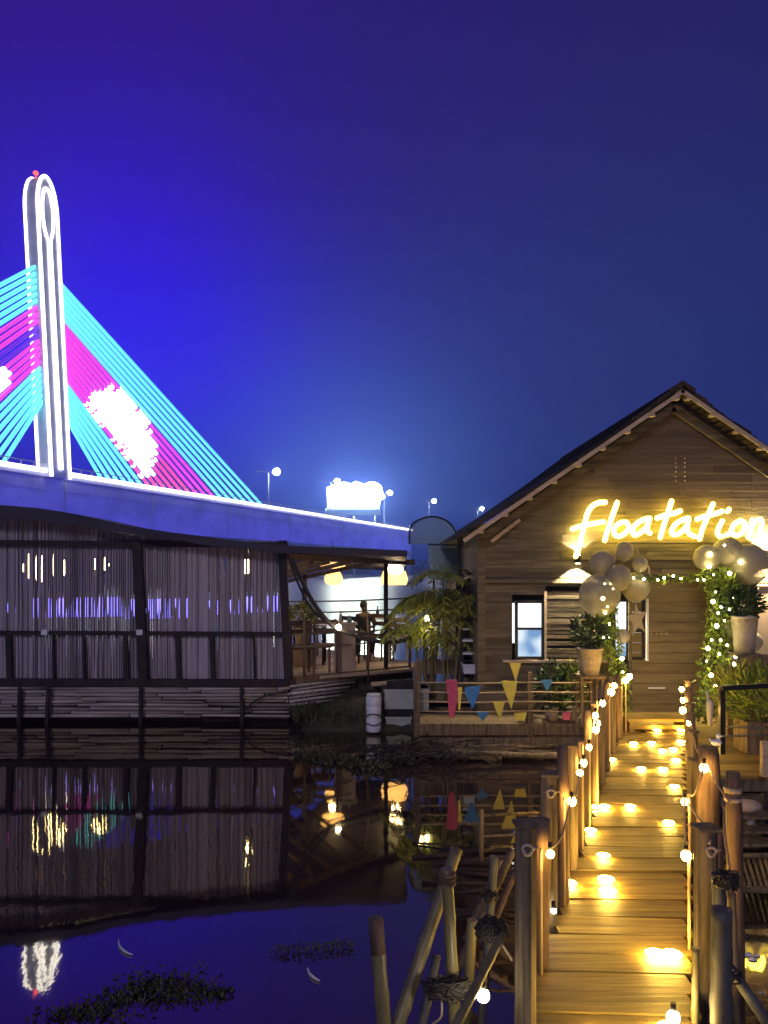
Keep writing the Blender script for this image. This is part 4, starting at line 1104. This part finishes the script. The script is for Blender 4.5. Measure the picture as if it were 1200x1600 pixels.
# bank of rough grass under the pavilion
b = MB()
for _ in range(1600):
    px = rnd(458, 600); yy = rnd(11.9, 13.2); c = Vector((hx(px, yy), yy, rnd(0.05, .2))); b.leaf(c, Vector((rnd(-.6, .6), rnd(-.4, .2), 1)), rvec(), rnd(.08, .26), .014)
o = b.build('reeds', 'weed'); o['kind'] = 'stuff'; o['label'] = 'rough dark reeds under the pavilion raft'; o['category'] = 'reeds'
b = MB(); nx, ny = 30, 14
for j in range(ny):
    for i in range(nx):
        u, v = i / (nx - 1), j / (ny - 1); e_ = min(u, 1 - u, v * 1.2, (1 - v) * 1.2)
        b.v.append(Vector((hx(452, 12) + 3.2 * u, 11.7 + 3.6 * v, -.08 + min(.42, e_ * 1.9) + rnd(-.04, .04))))
for j in range(ny - 1):
    for i in range(nx - 1): a = j * nx + i; b.face([a, a + 1, a + 1 + nx, a + nx], True)
struct(b, 'mud_bank', 'mud')
# bits at the house's left side: shelf rack behind the palms
t_ = thing('side_rack', 'dark shelf rack with pale shelves outside the left house wall', 'rack', P(736, 1060, 11.9))
for px in (722, 750):
    b = MB(); b.beam(P(px, 915, 11.9), P(px, 1068, 11.9), .04, .04, up=(0, 1, 0)); b.build('upright', 'white' if px == 750 else 'darkwood', t_)
for y_ in (942, 982, 1000, 1020):
    b = MB(); b.box(P(736, y_, 12.0), (.29, .25, .03)); b.build('shelf', 'white', t_)
b = MB(); b.box(P(736, 985, 12.25), (.34, .02, 1.5)); b.build('back_panel', 'darkwood', t_)

# ------------------------------------------------------------------ boardwalk
SL = .382
def XL(Y): return .651 + SL * (Y - 3.55)
def XR(Y): return 1.39 + SL * (Y - 3.55)
bw = thing('boardwalk', 'narrow plank boardwalk leading to the house door', 'boardwalk', (XL(6), 6, 0))
b = MB(); Y = -2.0; steps = [(4.97, .025), (6.85, .02), (8.3, .0)]
while Y < 9.72:
    d = rnd(.17, .25)
    z = ZD - .02 + rnd(-.004, .004)
    if Y > 5.36: z += .014
    if Y > 7.0: z += .012
    ym = Y + d / 2; xa, xb = XL(ym) - .03 + rnd(-.02, .02), XR(ym) + .035 + rnd(-.008, .008); sk = rnd(-.012, .012) - .02
    k = len(b.v); g = .004
    for zz in (z - .032, z):
        b.v += [Vector((xa, Y + g - sk, zz)), Vector((xb, Y + g + sk, zz)), Vector((xb, Y + d - g + sk, zz)), Vector((xa, Y + d - g - sk, zz))]
    for q in ((0, 3, 2, 1), (4, 5, 6, 7), (0, 1, 5, 4), (1, 2, 6, 5), (2, 3, 7, 6), (3, 0, 4, 7)): b.face([k + t2 for t2 in q])
    Y += d
b.build('planks', 'deckwood', bw)
for fx, nm in ((XL, 'stringer'), (XR, 'stringer')):
    o_ = .03 if fx is XL else -.03
    b = MB(); b.beam((fx(-2) + o_, -2, ZD - .13), (fx(9.7) + o_, 9.7, ZD - .13), .06, .14); b.build(nm, 'oldwood', bw)
for Y in (-1.5, 0, 1.5, 3.6, 4.9, 6.3, 7.7, 9.1):
    b = MB(); b.beam((XL(Y) - .12, Y, ZD - .24), (XR(Y) + .12, Y, ZD - .24), .08, .08); b.build('cross_beam', 'oldwood', bw)
# step in front of the door
st = thing('door_step', 'low double plank step in front of the house door', 'step', (hx(1030, 9.95), 9.95, ZD - .1))
b = MB(); b.box(((hx(982, 9.95) + hx(1072, 9.95)) / 2, 10.1, ZD + .16), (hx(1078, 9.95) - hx(980, 9.95), .45, .035)); b.build('tread', 'deckwood', st)
b = MB(); b.box(((hx(982, 9.95) + hx(1072, 9.95)) / 2, 9.92, ZD + .065), (hx(1075, 9.95) - hx(984, 9.95), .03, .05)); b.build('riser', 'deckwood', st)
for px in (986, 1072):
    b = MB(); b.box((hx(px, 9.95), 10.1, ZD + .03), (.06, .38, .22)); b.build('support', 'deckwood', st)
b = MB(); b.box((hx(1045, 10.5), 10.62, ZD - .035), (2.0, 1.1, .03)); solo(b, 'landing_mat', 'deckwood', 'plank landing between the step and the house door', 'landing')

# posts along the boardwalk
def post(x, Y, ztop, r, label, mat='oldwood', square=False, lean=(0, 0), ring=False, group='posts along the boardwalk', collar=False, zbot=-.4):
    t_ = thing('railing_post', label, 'post', (x, Y, 0), group)
    b = MB(); h_ = ztop - zbot; n_ = 7
    if square:
        k = len(b.v); lv = 9; tw = rnd(-.12, .12)
        for i in range(lv + 1):
            u = i / lv; z = zbot + h_ * u
            for a_ in range(8):
                an = R(a_ * 45 + 22.5) + tw; q_ = r * 1.16 * rnd(.975, 1.02) * (1 if i < lv else .93)
                ca, sa = math.cos(an), math.sin(an); sq_ = 1 / max(abs(math.cos(an - tw)), abs(math.sin(an - tw))) * .86
                b.v.append(Vector((x - lean[0] * h_ * (1 - u) + ca * q_ * sq_, Y + sa * q_ * sq_, z)))
        for i in range(lv):
            for j in range(8): b.face([k + i * 8 + j, k + i * 8 + (j + 1) % 8, k + (i + 1) * 8 + (j + 1) % 8, k + (i + 1) * 8 + j])
        b.face([k + lv * 8 + j for j in range(8)])
    else:
        pts = []; rr = []
        for i in range(n_ + 1):
            u = i / n_; pts.append(Vector((x - lean[0] * h_ * (1 - u) + rnd(-.004, .004), Y - lean[1] * h_ * (1 - u), zbot + h_ * u))); rr.append(r * rnd(.93, 1.06) * (1 if i < n_ else .86))
        b.tube(pts, rr, 12)
    b.build('shaft', mat, t_)
    if square:
        b = MB(); b.box((x, Y, ztop + .009), (r * 2.1, r * 2.1, .016), Matrix.Rotation(rnd(-.15, .15), 3, 'Z')); b.build('cap', mat, t_)
    if ring:
        b = MB(); c = Vector((x, Y - r - .012, ztop - .09)); b.tube([c + Vector((.022 * math.cos(R(a)) * (1 + .15 * math.sin(R(3 * a))), -.004 * math.sin(R(2 * a)), .022 * math.sin(R(a)))) for a in range(0, 361, 20)], .0075, 7); b.tube([c + Vector((.02, 0, .005)), c + Vector((.045, .0, .012)), c + Vector((r, .03, .0))], .006, 6); b.build('rope_loop', 'trim', t_)
    if collar:
        b = MB(); b.tube([(x, Y, ztop - .12), (x, Y, ztop - .09)], r * 1.15, 12); b.tube([(x, Y, ztop - .17), (x, Y, ztop - .15)], r * 1.12, 12); b.build('rope_collar', 'rope', t_)
    return t_
post(P(821, 0, 3.5).x, 3.5, P(0, 1290, 3.5).z, .047, 'square weathered post with a rope loop, nearest on the left of the boardwalk', square=True, ring=True)
post(P(848, 0, 4.13).x, 4.13, 1.16, .048, 'dark red post below the orange bulb, second from the front on the left', 'redwood', lean=(.02, 0))
post(P(866, 0, 4.6).x - .03, 4.62, P(0, 1212, 4.62).z, .050, 'post with a rope loop behind the dark red post on the left', square=True, ring=True)
post(P(881, 0, 4.9).x, 4.92, P(0, 1166, 4.92).z + .0, .040, 'round log post with a bluish left side, left of the boardwalk', 'redwood')
desc = ['fifth', 'sixth', 'seventh', 'eighth', 'ninth', 'tenth', 'eleventh', 'twelfth']
for i, (Y, dz) in enumerate(((5.45, .86), (5.9, .80), (6.4, .95), (6.9, .90), (7.5, .96), (8.1, .93), (8.8, .86), (9.6, .80))):
    post(XL(Y) - .04, Y, ZD + dz - .02, .038, '%s post from the front in the lit row left of the boardwalk' % desc[i], 'redwood' if i % 2 else 'oldwood', square=(i % 3 == 0))
post(P(1103, 0, 3.9).x, 3.9, P(0, 1296, 3.9).z, .055, 'square mossy post with a rope loop, nearest on the right of the boardwalk', square=True, ring=True)
post(P(1107, 0, 5.1).x, 5.1, P(0, 1167, 5.1).z, .075, 'thick orange-lit post carrying the white duck', 'redwood')
post(P(1090, 0, 5.9).x, 5.9, P(0, 1190, 5.9).z + .0, .058, 'dark square post with a loop, between the thick orange post and the boardwalk', square=True)
post(P(1145, 0, 4.55).x, 4.55, P(0, 1206, 4.55).z, .045, 'round pinkish log post with a rope knot, rightmost of the posts', 'redwood', lean=(-.02, 0), collar=True)
post(P(1120, 0, 4.3).x, 4.3, P(0, 1300, 4.3).z, .040, 'short reddish log between the mossy post and the pinkish log', 'redwood')
for i, (Y, dz) in enumerate(((6.7, .68), (7.4, .72), (8.2, .66), (9.0, .72), (9.6, .70))):
    post(XR(Y) + .10, Y, ZD + dz, .040, '%s post from the front in the lit row right of the boardwalk' % desc[i + 1], 'redwood' if i % 2 else 'oldwood', square=(i % 2 == 0))

# light strings on the rails: cord, bulbs, lit droppers
def rail_string(pts, label, rods, group, skiprod=()):
    q = pts[0]; t_ = thing('string_lights', label, 'string lights', q)
    cord = []
    for a, c_ in zip(pts, pts[1:]):
        a = Vector(a); c_ = Vector(c_); cord += [a + Vector((0, 0, .03)), a.lerp(c_, .5) - Vector((0, 0, .06))]
    cord.append(Vector(pts[-1])); b = MB(); b.tube(smooth_pts(cord, 3), .007, 5); b.build('cord', 'rope', t_)
    for i, p in enumerate(pts):
        p = Vector(p); b = MB(); b.ball(p, (.026 if p.y < 7 else .033) * rnd(.8, 1.12), 10, 8, (1, 1, rnd(1.0, 1.25))); b.build('bulb', 'bulb', t_)
        b = MB(); b.tube([p + Vector((0, 0, .025)), p + Vector((0, 0, .06))], .012, 8); b.build('socket', 'black', t_)
    for (x, Y, z1, z0) in rods:
        b = MB(); b.tube([(x, Y, z1), (x + .004, Y, z0)], .008, 6); b.build('dropper', 'pinewood', t_)
def lb(px, py):
    kk = (px - 600) / F; Y = .705 / (SL - kk) if SL - kk > .05 else 9.8
    Y = min(Y, 9.8); return P(px, py, Y) + Vector((.02, -.06, 0))
lbp = [(850, 1328), (885, 1248), (898, 1204), (904, 1189), (913, 1165), (924, 1138), (926, 1128), (923, 1116), (935, 1097), (949, 1080), (954, 1070), (973, 1062), (979, 1056)]
LB = [lb(*p) for p in lbp]
rods = [(p.x - .045, p.y + .02, p.z + .02, ZD - .02) for p in LB if p.y > 3] 
rods = rods[:2] + rods[3:6] + rods[8:9] + rods[10:]
rail_string(LB, 'string of warm bulbs along the left posts of the boardwalk', rods, None)
RBp = [((1072, 1337), 4.25), ((1070, 1253), 5.0), ((1100, 1200), 4.95), ((1079, 1130), 7.4), ((1067, 1110), 8.4), ((1067, 1094), 9.0), ((1065, 1077), 9.5)]
RB = [P(p[0], p[1], Y) for p, Y in RBp]
rail_string(RB, 'string of warm bulbs along the right posts of the boardwalk',
    [(RB[0].x + .015, RB[0].y, RB[0].z + .02, ZD), (RB[0].x + .04, RB[0].y - .02, RB[0].z + .02, ZD - .1), (RB[1].x + .03, 5.0, RB[1].z + .05, ZD + .1), (RB[3].x, 7.4, RB[3].z, ZD)], None)
# flat glowing discs added as the bright pools of light on the planks
dk = [(1027, 1141), (1064, 1141), (990, 1161), (1018, 1160), (1064, 1158), (1035, 1172), (1052, 1170), (956, 1186), (1056, 1187), (1002, 1200), (1036, 1201), (1054, 1228), (928, 1258), (945, 1257), (985, 1257), (1045, 1282), (923, 1294), (943, 1333), (888, 1373), (947, 1367), (950, 1385), (1024, 1482), (1050, 1483), (940, 1604), (1046, 1597)]
dt_ = thing('glow_discs', 'flat glowing discs added for the pools of light along the boardwalk planks', 'string lights', P(950, 1385, 5.1))
prev = None
for i, (x, y) in enumerate(dk):
    y = min(y, 1604)
    Y = (C - ZD - .035) * F / (y - HZ); p = P(x, y, Y); r_ = .040 if i < 18 else .048
    if Y > 9.6: p.z = ZD + .04
    if i < 2: p = P(x, y, 9.86)
    if i >= 2: p.z = ZD + (.008 if Y < 5.36 else .020 if Y < 7 else .032)
    b = MB(); b.ball(p, r_, 14, 6, (1.15, 1.15, .22)); b.build('lamp', 'glowdisc', dt_)  # each glowing disc stands in for one light pool
# foreground bulbs
def bulb_thing(px, py, Y, r, label, mat='bulbhot', pole=None):
    p = P(px, py, Y); t_ = thing('light_bulb', label, 'light bulb', p)
    b = MB(); b.ball(p, r, 14, 10); b.build('glass', mat, t_)
    b = MB(); b.tube([p + Vector((0, 0, r * .9)), p + Vector((0, 0, r * .9 + .04))], .013, 8); b.build('socket', 'black', t_)
bulb_thing(755, 1556, 3.35, .028, 'white glaring bulb on the tied poles at the lower left of the boardwalk')
bulb_thing(1052, 1590, 3.5, .030, 'white glaring bulb at the bottom edge beside the boardwalk')
bulb_thing(865, 1423, 4.5, .016, 'small white bulb low against the left boardwalk posts')

# ------------------------------------------------------------------ tied poles, left foreground
def pole(p, q, r, label, mat='bamboo', nodes=4, group='tied poles left of the boardwalk', top=None):
    p = Vector(p); q = Vector(q); L = (q - p).length
    t_ = thing('bamboo_pole', label, 'pole', q, group)
    pts = []; rr = []; n_ = nodes * 4
    for i in range(n_ + 1):
        u = i / n_; pts.append(p.lerp(q, u)); rr.append(r * (1 + (.10 if i % 4 == 0 and 0 < i < n_ else 0) + .06 * (u - .5)))
    b = MB(); b.tube(pts, rr, 14); b.build('culm', mat, t_)
    if top:
        b = MB(); d_ = (q - p).normalized(); b.tube([p - d_ * .004, p + d_ * .16], r * 1.04, 14); b.build('stained_end', top, t_)
def down(px, py, px2, py2, Y, Y2=None, ext=1.5):
    a = P(px, py, Y); c_ = P(px2, py2, Y2 or Y); return a, a + (c_ - a) * ext
a, c_ = down(587, 1435, 600, 1600, 3.5, 3.45); pole(a, c_, .033, 'leftmost lone pole with a rust-brown top standing in the water', top='redwood')
a, c_ = down(714, 1326, 622, 1600, 3.9, 3.5, 1.2); pole(a, c_, .031, 'long slanting pole crossing behind the upright with the brown tie', 'bamboo')
a, c_ = down(698, 1356, 709, 1560, 3.6, 3.6); pole(a, c_, .028, 'pale upright pole with a brown tie near its top')
a, c_ = down(772, 1338, 762, 1480, 4.1, 4.1, 1.6); pole(a, c_, .024, 'upright grey pole with a pointed top between the pale pole and the square post', 'steel')
a, c_ = down(738, 1437, 728, 1600, 3.9, 3.9, 1.3); pole(a, c_, .027, 'short upright pole under the rope knots, right of the pale pole', 'bamboo')
a, c_ = down(786, 1458, 712, 1604, 3.5, 3.2, 1.2); pole(a, c_, .020, 'thin orange-lit pole slanting down past the glaring bulb', 'bamboo')
a, c_ = down(683, 1492, 660, 1600, 3.8, 3.7, 1.4); pole(a, c_, .022, 'low leaning pole at the left under the rope tangle', 'steel')
a, c_ = down(800, 1330, 722, 1500, 4.6, 4.2, 1.1); pole(a, c_, .024, 'dark leaning pole behind the others, next to the square post', 'oldwood')
a, c_ = down(782, 1345, 740, 1440, 5.0, 4.8, 1.3); pole(a, c_, .022, 'farther leaning pole seen above the rope knots', 'oldwood')
a, c_ = down(812, 1345, 768, 1450, 4.9, 4.6, 1.3); pole(a, c_, .020, 'thin pinkish leaning pole close behind the square post', 'redwood')
a, c_ = down(757, 1500, 752, 1600, 3.9, 3.9, 1.3); pole(a, c_, .018, 'thin grey upright in the middle of the pole tangle', 'steel')
def knot(px, py, Y, w, h, n_, label, mat='blackrope', r=.0045):
    b = MB(); c = P(px, py, Y)
    for _ in range(n_):
        a0 = rnd(0, 6.28); pts = []
        for k_ in range(7):
            a1 = a0 + k_ * rnd(.6, 1.1); pts.append(c + Vector((w * math.cos(a1) * rnd(.3, 1), .045 * math.sin(a1), h * rnd(-1, 1))))
        b.tube(smooth_pts(pts, 3), r, 5)
    solo(b, 'rope_knot', mat, label, 'rope', 'rope ties on the poles')
knot(699, 1545, 3.52, .12, .05, 34, 'dark rope tangle lashing the pale upright pole near the bottom')
knot(768, 1452, 3.55, .08, .045, 24, 'dark rope lashing above the thin orange-lit pole')
knot(765, 1400, 4.02, .05, .02, 12, 'small dark rope tie on the pointed grey pole')
b = MB()
for dz in (0, .022, .044): 
    c = P(699, 1380, 3.6) + Vector((0, 0, dz)); b.tube([c + Vector((.034 * math.cos(R(a)), .034 * math.sin(R(a)), rnd(-.003, .003))) for a in range(0, 361, 30)], .009, 6)
solo(b, 'rope_knot', 'redwood', 'reddish brown tie around the top of the pale upright pole', 'rope', 'rope ties on the poles')
for x0_, y0_, x1_, y1_, Y, lab in ((690, 1560, 676, 1600, 3.5, 'loose rope tail hanging under the lower left rope tangle'), (775, 1462, 800, 1500, 3.5, 'loose rope tail reaching from the upper rope knot to the square post')):
    b = MB(); b.tube(smooth_pts([P(x0_, y0_, Y), P((x0_ + x1_) / 2 + 6, (y0_ + y1_) / 2 + 8, Y - .02), P(x1_, y1_, Y)]), .006, 5); solo(b, 'rope_tail', 'rope', lab, 'rope')
# a small raft rail behind the poles
b = MB()
for y_ in (1272, 1305): b.tube([P(752, y_ + 2, 6.0), P(846, y_ - 3, 6.1)], .012, 5)
b.tube([P(752, 1265, 6.0), P(752, 1345, 6.0)], .02, 6); b.tube([P(846, 1262, 6.1), P(846, 1345, 6.1)], .02, 6)
b.tube(smooth_pts([P(757, 1330, 5.5), P(775, 1322, 5.5), P(802, 1323, 5.5)], 3), .012, 5)
solo(b, 'low_rail', 'oldwood', 'low dark rail over the water left of the boardwalk', 'rail')
b = MB()
for _ in range(20):
    c = Vector((hx(rnd(640, 800), 6.0), rnd(5.4, 7.0), .01)); a = rnd(-.6, .6); b.tube([c, c + Vector((math.cos(a) * rnd(.3, 1), math.sin(a) * .4, rnd(0, .05)))], rnd(.006, .016), 6)
solo(b, 'floating_debris', 'darkwood', 'dark floating sticks in the water beside the tied poles', 'debris')

# ------------------------------------------------------------------ right foreground
a, c_ = down(1128, 1420, 1126, 1600, 3.45, 3.45, 1.6); pole(a, c_, .046, 'thick grey pipe upright right of the mossy post', 'steel', group='poles right of the boardwalk')
a, c_ = down(1121, 1365, 1124, 1420, 3.62, 3.62, 3.0); pole(a, c_, .030, 'narrower grey pipe rising behind the thick grey pipe', 'steel', group='poles right of the boardwalk')
a, c_ = down(1130, 1498, 1204, 1604, 3.6, 3.5, 1.2); pole(a, c_, .026, 'grey pole slanting down to the lower right corner', 'steel', group='poles right of the boardwalk')
a, c_ = down(1143, 1395, 1148, 1530, 3.9, 3.9, 1.5); pole(a, c_, .022, 'thin dark upright behind the slanting grey pole', 'oldwood', group='poles right of the boardwalk')
a, c_ = down(1087, 1480, 1086, 1580, 3.6, 3.6, 1.3); pole(a, c_, .018, 'short yellow-lit bamboo stub beside the right boardwalk edge', 'bamboo', group='poles right of the boardwalk')
knot(1135, 1375, 3.55, .065, .04, 20, 'dark rope tie on top of the grey pipes')
knot(1146, 1522, 3.5, .03, .03, 5, 'small dark tie where the slanting pole meets the upright')
b = MB(); b.tube(smooth_pts([P(1108, 1202, 4.95), P(1122, 1228, 4.7), P(1142, 1256, 4.48)], 4), .007, 5); b.tube(smooth_pts([P(1075, 1255, 4.9), P(1092, 1280, 4.4), P(1112, 1300, 3.95), P(1108, 1318, 3.83)], 4), .007, 5)
b.tube(smooth_pts([P(1131, 1262, 4.48), P(1133, 1310, 4.2), P(1140, 1360, 4.0), P(1132, 1368, 3.9)], 4), .007, 5)
solo(b, 'guy_rope', 'rope', 'thin rope looping between the right hand posts', 'rope')
# duck figurine on the thick post
c = Vector((P(1116, 0, 5.1).x, 5.07, P(0, 1165, 5.1).z)); DK = .62
b = MB(); b.ball(c + DK * Vector((0, 0, .045)), .05 * DK, 12, 8, (1.2, .8, .75)); b.ball(c + DK * Vector((.022, 0, .115)), .026 * DK, 10, 8); b.tube([c + DK * Vector((.018, 0, .07)), c + DK * Vector((.022, 0, .11))], .018 * DK, 8); b.tube([c + DK * Vector((.04, 0, .112)), c + DK * Vector((.066, -.004, .106))], [.006, .003], 6)
b.tube([c + DK * Vector((-.05, 0, .055)), c + DK * Vector((-.08, 0, .085))], [.014, .003], 6)
solo(b, 'duck_figurine', 'white', 'small white duck figurine sitting on the thick orange-lit post', 'figurine')
# railing frame and plants on the terrace
t_ = thing('metal_railing', 'black metal railing frame on the terrace', 'railing', P(1128, 1170, 7.9))
b = MB(); b.beam(P(1128, 1072, 7.95), P(1128, 1178, 7.95), .05, .05, up=(0, 1, 0)); b.beam(P(1128, 1075, 7.9), P(1290, 1066, 7.9), .05, .05); b.build('frame', 'black', t_)
b = MB(); b.tube([P(1128, 1150, 7.9), P(1290, 1148, 7.9)], .012, 5); b.tube([P(1128, 1135, 8.4), P(1290, 1140, 8.4)], .012, 5); b.build('rail', 'steel', t_)
for k_, (px, py, lab) in enumerate(((1160, 1150, 'dark planter box'), (1195, 1215, 'pale corner post'))): 
    pass
b = MB(); b.beam(P(1194, 1158, 7.7), P(1194, 1213, 7.7), .06, .06, up=(0, 1, 0)); solo(b, 'corner_post', 'trim', 'pale short post at the near edge of the terrace', 'post')
def planter(px, Y, w, h_, label, leafm, fr, n_):
    c = Vector((hx(px, Y), Y, ZD)); t2 = thing('planter_box', label, 'planter', c, 'planter boxes on the terrace')
    b = MB(); b.box(c + Vector((0, 0, h_ / 2)), (w, .35, h_)); b.build('box', 'oldwood', t2)
    b = MB(); leaves(b, c + Vector((0, 0, h_ + fr[2] * .7)), fr, n_, .16, .03, .8); b.build('foliage', leafm, t2)
planter(1185, 8.9, .42, .36, 'dark planter box with feathery green plant right of the boardwalk', 'leaf', (.34, .25, .36), 620)
planter(1150, 9.9, .36, .30, 'smaller planter with yellow-green fern behind the metal railing', 'palm', (.28, .2, .32), 360)
planter(1240, 8.6, .5, .36, 'planter box at the right edge of the picture', 'leaf', (.34, .25, .45), 400)
b = MB(); c = P(1108, 1130, 6.6)
b.tube([P(1105, 1080, 6.6), P(1109, 1130, 6.6)], [.012, .012], 6)
b.lathe(P(1109, 1136, 6.6), [(.008, 0), (.02, .04), (.03, .14), (.034, .2), (.01, .24)], 12)
solo(b, 'candle_lantern', 'potwhite', 'slim pale hanging ornament beside the right arch foot', 'ornament')
# plants left of the boardwalk head
potted(862, 10.75, ZD, .18, .10, (.26, .16, .34), 'dark leafy plant on the platform behind the blue pennant', 'leafdark', 'pot', 260, .12, .04)
potted(895, 10.75, ZD, .18, .10, (.22, .16, .34), 'leafy plant on the platform next to the boardwalk head', 'leaf', 'pot', 240, .12, .04)
# shelves and slatted raft in the lower right
t_ = thing('slatted_raft', 'bamboo slat raft under the terrace at the right edge', 'raft', P(1180, 1360, 5.6))
b = MB()
for i in range(14):
    x = 1148 + i * 9; b.tube([P(x, 1336, 6.4), P(x + 17, 1390, 5.7)], .016, 6)
b.build('slats', 'bamboo', t_)
b = MB(); b.tube([P(1140, 1338, 6.35), P(1290, 1336, 6.35)], .025, 6); b.tube([P(1150, 1390, 5.68), P(1300, 1392, 5.68)], .025, 6); b.build('bearer', 'oldwood', t_)
t_ = thing('low_shelf', 'low dark shelf with odds and ends beneath the terrace', 'shelf', P(1180, 1300, 6.8))
b = MB()
for y_ in (1270, 1292, 1312): b.beam(P(1140, y_, 6.9), P(1300, y_, 6.9), .3, .025)
b.build('boards', 'oldwood', t_)
for x in (1142, 1196, 1270):
    b = MB(); b.beam(P(x, 1240, 6.95), P(x, 1330, 6.95), .05, .05, up=(0, 1, 0)); b.build('upright', 'darkwood', t_)
for i, (x, y, lab, mt) in enumerate(((1165, 1268, 'crumpled pale bag on the top of the low shelf', 'trim'), (1172, 1290, 'dark jar on the middle of the low shelf, left', 'white'), (1189, 1290, 'pale jar on the middle of the low shelf, right', 'steel'))):
    b = MB(); c = P(x, y, 6.9)
    if i == 0: b.ball(c + Vector((0, 0, .05)), .13, 9, 5, (1.2, .7, .45))
    else: b.lathe(c + Vector((0, 0, .014)), [(.035, 0), (.04, .05), (.03, .08), (.02, .09)], 12)
    solo(b, 'bag' if i == 0 else 'jar', mt, lab, 'bag' if i == 0 else 'jar')
# small white scraps floating on the water at the lower right
b = MB()
for x, y, r in ((1166, 1492, .03), (1176, 1500, .025), (1182, 1494, .02), (1155, 1458, .014), (1190, 1552, .010)):
    Y = C * F / (y - HZ); b = MB(); b.ball(P(x, y, Y) + Vector((0, 0, .005)), r, 8, 5, (1.3, 1, .35)); solo(b, 'foam_scrap', 'white', {1166: 'largest white foam scrap floating at the lower right', 1176: 'white foam scrap just below the largest one at the lower right', 1182: 'small white foam scrap right of the largest one', 1155: 'tiny foam scrap floating above the other foam scraps', 1190: 'tiny foam scrap lowest in the right corner'}[x], 'debris')


# ------------------------------------------------------------------ water plants
def weed(x0, x1, y0, y1, n_, label, L=.05, name='water_hyacinth'):
    b = MB(); cx, cy = (x0 + x1) / 2, (y0 + y1) / 2
    cl = [((i_ + rnd(.2, .8)) / 12, rnd(.1, .9)) for i_ in range(12)]
    for _ in range(n_):
        q = random.choice(cl); u = min(1.05, max(-.05, q[0] + random.gauss(0, .09))); v = min(1.1, max(-.1, q[1] + random.gauss(0, .16)))
        px = x0 + (x1 - x0) * u; py = y1 + (y0 - y1) * u * .55 + (y0 - y1) * v * .5
        Y = C * F / (py - HZ); c = Vector((hx(px, Y), Y, rnd(0, .05)))
        b.leaf(c, rvec() + Vector((0, 0, .5)), rvec(), L * rnd(.5, 1.4), L * .6)
    o = solo(b, name, 'weed', label, 'water plants'); o['kind'] = 'stuff'; return o
b = MB()
for (px, py, sx_, sy_, n_) in ((100, 1588, 26, .05, 150), (135, 1580, 24, .06, 170), (165, 1568, 20, .06, 160), (196, 1556, 22, .07, 220), (232, 1546, 24, .12, 420), (262, 1552, 20, .08, 200), (292, 1545, 22, .10, 330), (322, 1556, 16, .05, 130), (350, 1552, 14, .04, 80), (150, 1590, 30, .05, 120)):
    Y0 = C * F / (py - HZ)
    for _ in range(int(n_ * .7)):
        Y = Y0 + random.gauss(0, sy_ * .8); x = hx(px, Y0) + random.gauss(0, sx_ / F * Y0)
        b.leaf(Vector((x, Y, abs(random.gauss(0, sy_ * .16)))), rvec() + Vector((0, 0, .6)), rvec(), .03 * rnd(.4, 1.4), .019)
solo(b, 'water_hyacinth', 'weed', 'ragged dark mat of water hyacinth floating at the lower left', 'water plants')
weed(425, 545, 1480, 1494, 300, 'sparse line of water weed left of the lone pole', .022)
weed(470, 600, 1205, 1178, 500, 'weed clump floating below the pavilion', .07)
for pts, lab in (([(185, 1470), (188, 1482), (197, 1490), (207, 1494)], 'curled pale blue scrap floating on the left water'), ([(480, 1514), (484, 1524), (492, 1531), (500, 1535)], 'curled pale scrap floating left of the lone pole')):
    b = MB(); q = [P(x, y, C * F / (y - HZ)) + Vector((0, 0, .01)) for x, y in pts]; b.tube(smooth_pts(q, 4), [.003 + .0055 * math.sin(math.pi * i_ / 12) for i_ in range(13)], 6); solo(b, 'floating_scrap', 'white', lab, 'scrap')
print('OBJS', len(bpy.data.objects))
